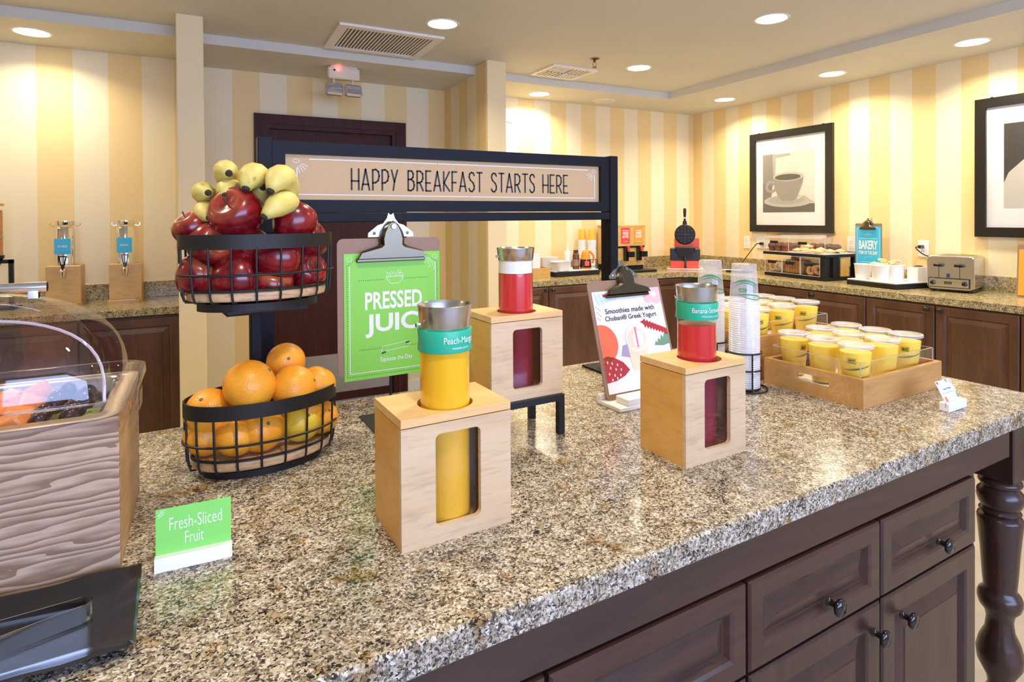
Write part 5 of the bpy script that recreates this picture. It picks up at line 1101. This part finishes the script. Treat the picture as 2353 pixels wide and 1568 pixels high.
for i, (x, y, z, rx) in enumerate(((.435, .05, .072, 1.2), (.47, .07, .074, 1.3), (.505, .055, .076, 1.25), (.44, .11, .06, .5), (.50, .12, .06, .7))): solo('bagel', BG, None, 'tan bagel leaning in the last drawer of the bakery case', 'bagel', loc_in(CB, rc, (x, y, z)), (rx, .2, rc + .4 * i), 'bagels in the last drawer', True)
# ---- condiment tray
rt_ = math.radians(-98); CT = (4.127, 2.688, .91)
t = thing('condiment_tray', 'black tray with white mat holding butter crocks beside the toaster', 'tray', CT, rt_)
part('tray_body', G().box(0, .385, 0, .36, 0, .036, .004), M['black'], t); part('white_mat', G().box(.004, .381, .004, .356, .036, .042, .001), M['white'], t)
CR = G().lathe([(.0001, 0), (.044, 0), (.046, .004), (.053, .098), (.056, .101), (.056, .107), (.052, .108), (.043, .010), (.0001, .008)], 28).mesh('crock_body', True, 50); CR.materials.append(M['white'])
crs = [((.07, .075), 'white crock at the bakery case end of the condiment tray'), ((.215, .065), 'white crock at the front middle of the condiment tray'), ((.09, .21), 'white crock behind, under the blue bakery poster'), ((.23, .195), 'white crock heaped with yellow butter pats')]
for (x, y), lb in crs: c = thing('crock', lb, 'crock', loc_in(CT, rt_, (x, y, .0425)), 0, 'white crocks on the condiment tray'); part('crock_body', CR, None, c)
PAT = G().box(-.014, .014, -.014, .014, 0, .009, .002).mesh('butter_pat'); PAT.materials.append(mat('butter_foil', (.86, .76, .30), .3)); PAT2 = PAT.copy(); PAT2.materials.clear(); PAT2.materials.append(mat('cream_cup', (.86, .85, .78), .35))
for i in range(16):
    a = i * 2.4; r = .009 * math.sqrt(i); yb_ = i % 4 == 0; (x, y) = (.22, .19) if i < 11 else (.10, .205); z = .148 + .012 * (i % 3)
    solo('butter_pat', PAT2 if yb_ else PAT, None, ('white foil portion cup heaped in the rear crocks' if yb_ else 'yellow foil butter pat heaped in the rear crocks'), 'butter pat', loc_in(CT, rt_, (x + r * math.cos(a), y + r * math.sin(a), z)), (random.uniform(-.4, .4), random.uniform(-.4, .4), a), 'cream portions in the crocks' if yb_ else 'butter pats in the crocks')
t = thing('cutlery_box', 'square white divided box on the condiment tray next to the toaster', 'box', loc_in(CT, rt_, (.30, .21, .0425)), rt_)
part('box_body', G().holed([(0, 0), (.075, 0), (.075, .11), (0, .11)], [[(.004, .004), (.071, .004), (.071, .106), (.004, .106)]], 0, .098, 'xy'), M['white'], t); part('box_floor', G().box(.004, .071, .004, .106, 0, .004), M['white'], t); part('lid_knob', G().lathe([(.0001, .11), (.02, .108), (.03, .10), (.0001, .098)], 14, (.037, .06, 0)), M['gloss_black'], t, smooth=True)
# ---- toaster
rto = math.radians(-77); TB = (4.222, 2.200, .91)
t = thing('toaster', 'brushed steel four slot toaster with black levers and dials', 'toaster', TB, rto)
w, dp, z0, z1 = .255, .285, .016, .232
part('shell', G().loops([[(p[0], y, p[1]) for p in rrect(i, w - i, z0 + .002, z1 - i, .026, 6)] for i, y in ((.004, -.001), (0, .004), (0, dp - .004), (.004, dp))], cap0=True, cap1=True), M['steel'], t, smooth=True, angle=35)
for x in (.028, w - .028):
    for y in (.03, dp - .03): part('foot', G().cyl((x, y, 0), (x, y, .02), .013, n=12), M['gloss_black'], t)
part('base_pan', G().box(.012, w - .012, .02, dp - .01, .008, .018), M['gloss_black'], t)
pn = part('control_panel', G().box(.012, w - .026, -.010, 0, .030, .088, .003), M['steel'], t); part('panel_trim', G().holed(rrect(.010, w - .024, .028, .090, .004, 2), [rrect(.0125, w - .0265, .0305, .0875, .003, 2)], -.0105, -.008), M['gloss_black'], pn)
for x in (.036, .205): part('dial', G().lathe([(.0001, .026), (.010, .025), (.013, .012), (.016, .004), (.016, 0)], 18).xf(Matrix.Rotation(PI / 2, 4, 'X')), M['gloss_black'], pn, (x, -.010, .058), smooth=True)
part('badge', G().box(.098, .137, -.0112, -.010, .052, .068), M['gloss_black'], pn); part('energy_sticker', G().box(.108, .126, -.0016, -.0008, .094, .118), mat('sticker_blue', (.03, .04, .22), .5), t); lettering(pn, 'WARING', .102, .133, .056, .064, M['steel'], -.0114, .02)
for x in (.067, .178): part('lever_slot', G().box(x - .0015, x + .0015, -.0018, -.0005, .09, .185), M['gloss_black'], t); lv = part('lever', G().loops([[(x + p[0], y, .172 + p[1]) for p in rrect(-.026 * k, .026 * k, -.009 * k, .009 * k, .006 * k, 4)] for k, y in ((.8, -.003), (1, -.010), (1, -.022), (.75, -.027))], cap0=True, cap1=True), M['gloss_black'], t, smooth=True)
for i in range(4): part('bread_slot', G().box(.05, w - .03, .035 + i * .058, .06 + i * .058, z1 - .0006, z1 + .0008), M['gloss_black'], t)
for z in (.075, .115, .155): part('side_rib', G().box(w - .0005, w + .0015, .03, dp - .04, z, z + .006, .0006), M['steel'], t)
# ---- blue bakery poster
t = thing('bakery_clipboard', 'clipboard with sky blue BAKERY item of the day poster', 'clipboard', (4.40, 2.795, 1.018), math.radians(-90 - 4))
w, h = .208, .328; board(t, w, h, 'masonite', .008)
px0, px1, pz0, pz1 = .005, .203, .004, .306; PW, PH = px1 - px0, pz1 - pz0
blue = mat('sky_blue_card', (.05, .50, .80), .45); pp = part('poster', G().box(px0, px1, -.0016, -.0005, pz0, pz1), blue, t)
lettering(pp, 'BAKERY', *box_uv(.13, .87, .345, .565), M['white_print'], -.0024, .03); lettering(pp, 'ITEM OF THE DAY', *box_uv(.13, .87, .605, .695), M['white_print'], -.0024, .025)
g = G(); ribbon(g, [uv(.06, .08), uv(.06, .95), uv(.94, .95), uv(.94, .08), uv(.86, .03), uv(.14, .03), uv(.06, .08)], .0016, -.0024); ribbon(g, [uv(.36, .80), uv(.38, .76), uv(.62, .735), uv(.62, .78)], .0012, -.0024); ribbon(g, [uv(.2, .88), uv(.8, .88)], .0030, -.0024); ribbon(g, [uv(.13, .30), uv(.87, .30)], .0022, -.0024); ribbon(g, [uv(.38, .21), uv(.5, .17), uv(.62, .21), uv(.38, .21)], .0016, -.0024)
part('line_art', g, M['white_print'], pp); clip(t, w / 2, h + .028, .75)
t = thing('rod_stand', 'steel wire stand with hooked top behind the blue bakery poster', 'stand', (4.425, 2.692, .91), math.radians(-94)); part('base_plate', G().box(-.05, .05, -.015, .06, 0, .003), M['black'], t); part('rod', G().cyl((0, 0, .003), (0, 0, .445), .003), M['chrome'], t); part('hook', G().tube([(0, 0, .44), (.008, -.006, .475), (.020, -.012, .48), (.026, -.018, .46), (.012, -.024, .445)], .0028, 8), M['chrome'], t, smooth=True)
# ---- orange sign at the end
t = thing('orange_clipboard', 'clipboard with plain orange poster propped past the toaster', 'clipboard', (4.36, 1.772, .912), (math.radians(-5), 0, math.radians(-84)))
board(t, .215, .315, 'masonite', .012); part('poster', G().box(.008, .207, -.0016, -.0005, .008, .285), mat('amber_card', (.90, .36, .04), .45), t); clip(t, .1075, .343, .75)
# ---- outlets, plugs, cords
def outlet(y, z, label, gang=1, plug=None):
    t = thing('wall_outlet', label, 'outlet', (XR, y, z), -PI / 2, 'outlets on the right wall'); hw = .036 * gang
    part('cover_plate', G().box(-hw, hw, -.006, 0, -.058, .058, .002), M['white'], t)
    for gx in ([0] if gang == 1 else [-.023, .023]):
        for dz in (-.02, .02):
            r = part('receptacle', G().prism(rrect(gx - .0165, gx + .0165, dz - .0135, dz + .0135, .008, 4), -.008, -.006), M['trim_white'], t)
            for sx in (-.006, .006): part('slot', G().box(gx + sx - .001, gx + sx + .001, -.0084, -.0079, dz - .003, dz + .006), M['black_print'], r)
    if plug is not None: part('plug', G().box(plug[0] - .014, plug[0] + .014, -.045, -.008, plug[1] - .012, plug[1] + .012, .005), M['gloss_black'], t)
    return t
outlet(3.927, 1.159, 'single white outlet between waffle iron and bakery case'); outlet(3.745, 1.165, 'double white outlet with black plug beside the bakery case', 2, (.0, -.012)); outlet(2.913, 1.178, 'white outlet half hidden behind the blue bakery poster'); outlet(2.387, 1.166, 'white outlet with the toaster plug', 1, (-.004, .015))
def cord(name, pts, label):
    P = [Vector(p) for p in pts]; out = []
    for i in range(len(P) - 1):
        a, b, c, d = P[max(i - 1, 0)], P[i], P[i + 1], P[min(i + 2, len(P) - 1)]
        for k in range(6):
            u = k / 6; out.append(.5 * ((2 * b) + (c - a) * u + (2 * a - 5 * b + 4 * c - d) * u * u + (3 * b - a - 3 * c + d) * u ** 3))
    out.append(P[-1]); solo(name, G().tube(out, .004, 6), M['gloss_black'], label, 'cord', smooth=True)
cord('power_cord', [(XR - .045, 3.745, 1.153), (XR - .075, 3.765, 1.145), (XR - .09, 3.84, 1.05), (XR - .09, 3.95, .93), (XR - .12, 3.98, .915), (4.30, 4.06, .915)], 'black power cord drooping from the double outlet to the counter')
cord('power_cord', [(XR - .045, 2.391, 1.181), (XR - .075, 2.398, 1.175), (XR - .07, 2.35, 1.13), (XR - .05, 2.28, 1.10), (XR - .045, 2.15, 1.0)], 'black toaster cord looping from the outlet behind the toaster')
# ---- framed pictures
def framed(y1, y0, z0, z1, label):
    t = thing('framed_picture', label, 'picture', (XR - .001, y1, z0), -PI / 2, 'framed black and white photographs'); w, h, f = y1 - y0, z1 - z0, .062
    part('picture_frame', G().holed([(0, 0), (w, 0), (w, h), (0, h)], [[(f, f), (w - f, f), (w - f, h - f), (f, h - f)]], -.028, 0), mat('picture_black', (.012, .010, .009), .35), t)
    part('picture_mat', G().box(f - .005, w - f + .005, -.012, -.008, f - .005, h - f + .005), M['paperwhite'], t)
    part('picture_glass', G().box(f - .003, w - f + .003, -.0195, -.018, f - .003, h - f + .003), M['glass'], t)
    for x in (.08, w - .1): part('hanger', G().box(x, x + .012, -.008, 0, h, h + .008), M['black'], t)
    return t, w, h
gr = lambda v, n: mat('photo_grey_' + n, (v * 1.03, v, v * .90), .6)
t, w, h = framed(3.873, 3.057, 1.262, 2.158, 'black framed photograph of a coffee cup on a saucer')
a0, a1, b0, b1 = .135, w - .165, .175, h - .20; PY = -.0125
ph = part('photo_print', G().box(a0, a1, -.0124, -.012, b0, b1), gr(.72, 'paper'), t)
def q(u, v): return (a0 + u * (a1 - a0), b0 + v * (b1 - b0))
def shp(nm, pts, m, k): return flat(nm, [q(*p) for p in pts], m, ph, PY - .0003 * k)
shp('backdrop', [(0, .45), (.22, .45), (.22, 1), (0, 1)], gr(.26, 'mid'), 1); shp('table', [(0, 0), (1, 0), (1, .14), (0, .16)], gr(.11, 'dark'), 1); shp('backdrop', [(0, .14), (.16, .14), (.20, .45), (0, .5)], gr(.20, 'dusk'), 2)
shp('pouring_spout', [(.20, 1), (.27, 1), (.27, .93), (.55, .955), (.55, .985), (.27, .985), (.25, .55), (.22, .55)], gr(.42, 'spout'), 3)
flat('saucer', circ(q(.50, .19)[0], q(.50, .19)[1], .47 * (a1 - a0), .105 * (b1 - b0), 36), gr(.50, 'saucer'), ph, PY - .0012); flat('saucer_well', circ(q(.47, .205)[0], q(.47, .205)[1], .36 * (a1 - a0), .072 * (b1 - b0), 36), gr(.40, 'well'), ph, PY - .0015)
hd = circ(q(.17, .44)[0], q(.17, .44)[1], .115 * (a1 - a0), .105 * (b1 - b0), 24); hi = circ(q(.175, .44)[0], q(.175, .44)[1], .065 * (a1 - a0), .062 * (b1 - b0), 24)
part('cup_handle', G().holed(hd, [hi], PY - .0018, PY - .0017), gr(.34, 'handle'), ph)
shp('cup', [(.22, .60), (.80, .62), (.79, .50), (.70, .30), (.62, .20), (.40, .19), (.31, .27), (.25, .42)], gr(.30, 'cup'), 7); flat('cup_rim', circ(q(.51, .60)[0], q(.51, .60)[1], .295 * (a1 - a0), .075 * (b1 - b0), 32), gr(.55, 'rim'), ph, PY - .0024); flat('coffee', circ(q(.50, .59)[0], q(.50, .59)[1], .25 * (a1 - a0), .052 * (b1 - b0), 32), gr(.10, 'coffee'), ph, PY - .0027)
shp('spoon', [(.68, .20), (.80, .27), (1, .15), (1, .19), (.82, .30), (.70, .26)], gr(.66, 'spoon'), 10)
t, w, h = framed(2.060, 1.244, 1.262, 2.160, 'black framed photograph of a glass milk bottle')
a0, a1, b0, b1 = .155, w - .155, .185, h - .175
ph = part('photo_print', G().box(a0, a1, -.0124, -.012, b0, b1), gr(.045, 'night'), t)
shp('milk_bottle', [(0, .0), (1, .0), (1, .12), (.92, .42), (.80, .56), (.70, .66), (.66, .76), (.70, .78), (.70, .82), (.30, .82), (.30, .78), (.34, .76), (.30, .66), (.20, .56), (.05, .42), (0, .30)], gr(.55, 'milk'), 1); flat('bottle_mouth', circ(q(.5, .80)[0], q(.5, .80)[1], .20 * (a1 - a0), .025 * (b1 - b0), 24), gr(.30, 'mouth'), ph, PY - .0008)
# ---- switch plate high on the far wall
t = thing('wall_plate', 'white thermostat plate high on the far wall beside the wall stub', 'wall plate', (2.375, YF, 2.296)); part('cover_plate', G().box(-.04, .035, -.008, 0, -.06, .06, .002), M['white'], t); part('switch', G().box(-.01, .012, -.011, -.008, -.018, .018, .001), M['grey_print'], t)

# ================================================================== MILK COUNTER
def milk(x, label, word, rot):
    t = thing('milk_dispenser', label, 'dispenser', (x, 4.195, .91), rot, 'milk dispensers'); w = .166
    part('base_board', G().prism([(-.004, 0), (w * .93, 0), (w + .004, .03), (w + .004, .20), (-.004, .20)], 0, .019, 'xy'), M['bamboo'], t)
    part('wood_block', G().box(0, w, .045, .20, .019, .232, .002), M['bamboo'], t); part('drip_slot', G().box(.02, w - .03, .012, .034, .0185, .0205), M['steel'], t)
    R = .066; c = (w / 2, .125, 0)
    part('glass_jar', G().shell([(R, .232), (R, .435), (R - .004, .452), (R - .020, .462), (R - .020, .492)], 32, c), M['glass'], t, smooth=True)
    part('milk_tube', G().lathe([(.0001, .232), (.050, .232), (.050, .445), (.040, .458), (.0001, .46)], 24, c), M['chrome'], t, smooth=True)
    part('jar_cap', G().lathe([(.0001, .466), (.046, .466), (.048, .470), (.048, .493), (.044, .496), (.0001, .497)], 28, c), M['chrome'], t, smooth=True)
    for s in (-1, 1): part('cap_clip', G().tube([(c[0] + s * .046, c[1], .468), (c[0] + s * .062, c[1], .462), (c[0] + s * .074, c[1], .470), (c[0] + s * .070, c[1], .482)], .0025, 6), M['chrome'], t, smooth=True)
    cd = part('name_card', G().box(.040, .118, .054, .0555, .300, .390), blue, t); lettering(cd, word, .056, .102, .340, .352, M['white_print'], .0535, .02)
    sp = part('spigot', G().tube([(.083, .062, .215), (.083, .030, .212), (.083, .018, .200), (.083, .016, .165)], [.012, .015, .017, .009], 12), M['chrome'], t, smooth=True)
    part('spigot_lever', G().holed([(.063, .292), (.103, .292), (.094, .235), (.072, .235)], [[(.071, .285), (.095, .285), (.089, .243), (.077, .243)]], .022, .028), M['gloss_black'], sp); part('valve_stem', G().cyl((.083, .025, .210), (.083, .025, .240), .009, n=10), M['gloss_black'], sp)
milk(-.801, 'bamboo milk dispenser labelled 2% MILK with steel tap', '2% MILK', math.radians(1)); milk(-.499, 'bamboo milk dispenser labelled SKIM MILK with steel tap, next to the wall stub', 'SKIM MILK', math.radians(1))
t = thing('cereal_dispenser', 'clear cereal cylinder on a black stand, cut off beside the milk dispensers', 'dispenser', (-1.045, 4.21, .91))
part('leg', G().box(.085, .105, 0, .025, 0, .28), M['black'], t); part('leg', G().box(-.105, -.085, 0, .025, 0, .28), M['black'], t); part('crossbar', G().box(-.105, .105, 0, .025, .26, .28), M['black'], t); part('foot_plate', G().box(-.11, .11, 0, .16, 0, .012), M['black'], t)
part('outlet_collar', cyl_lathe([(.0001, .245), (.045, .245), (.06, .285), (.066, .29), (.066, .305), (.0001, .305)]), M['black'], t, (0, .0125, 0), smooth=True); part('cereal', cyl_lathe([(.0001, .305), (.0595, .305), (.0595, .555), (.0001, .56)]), mat('cereal_orange', (.60, .30, .09), .7, noise=.35, nscale=120), t, (0, .0125, 0), smooth=True); part('clear_cylinder', G().shell([(.063, .30), (.063, .58)], 24), M['acrylic'], t, (0, .0125, 0), smooth=True); part('lid', cyl_lathe([(.0001, .58), (.067, .58), (.067, .592), (.012, .60), (.0001, .60)]), M['bamboo'], t, (0, .0125, 0), smooth=True)
scene.cycles.transparent_max_bounces = 40

# every thing's Empty sits at the foot of its own parts
bpy.context.view_layer.update()
for r in [o for o in scene.objects if o.type == 'EMPTY' and o.parent is None]:
    ch = list(r.children); pts = [c.matrix_local @ Vector(b) for c in ch if c.type == 'MESH' for b in c.bound_box]
    if not pts: continue
    c = Vector(((min(p.x for p in pts) + max(p.x for p in pts)) / 2, (min(p.y for p in pts) + max(p.y for p in pts)) / 2, min(p.z for p in pts)))
    r.location = r.matrix_world @ c
    for k in ch: k.location = k.location - c
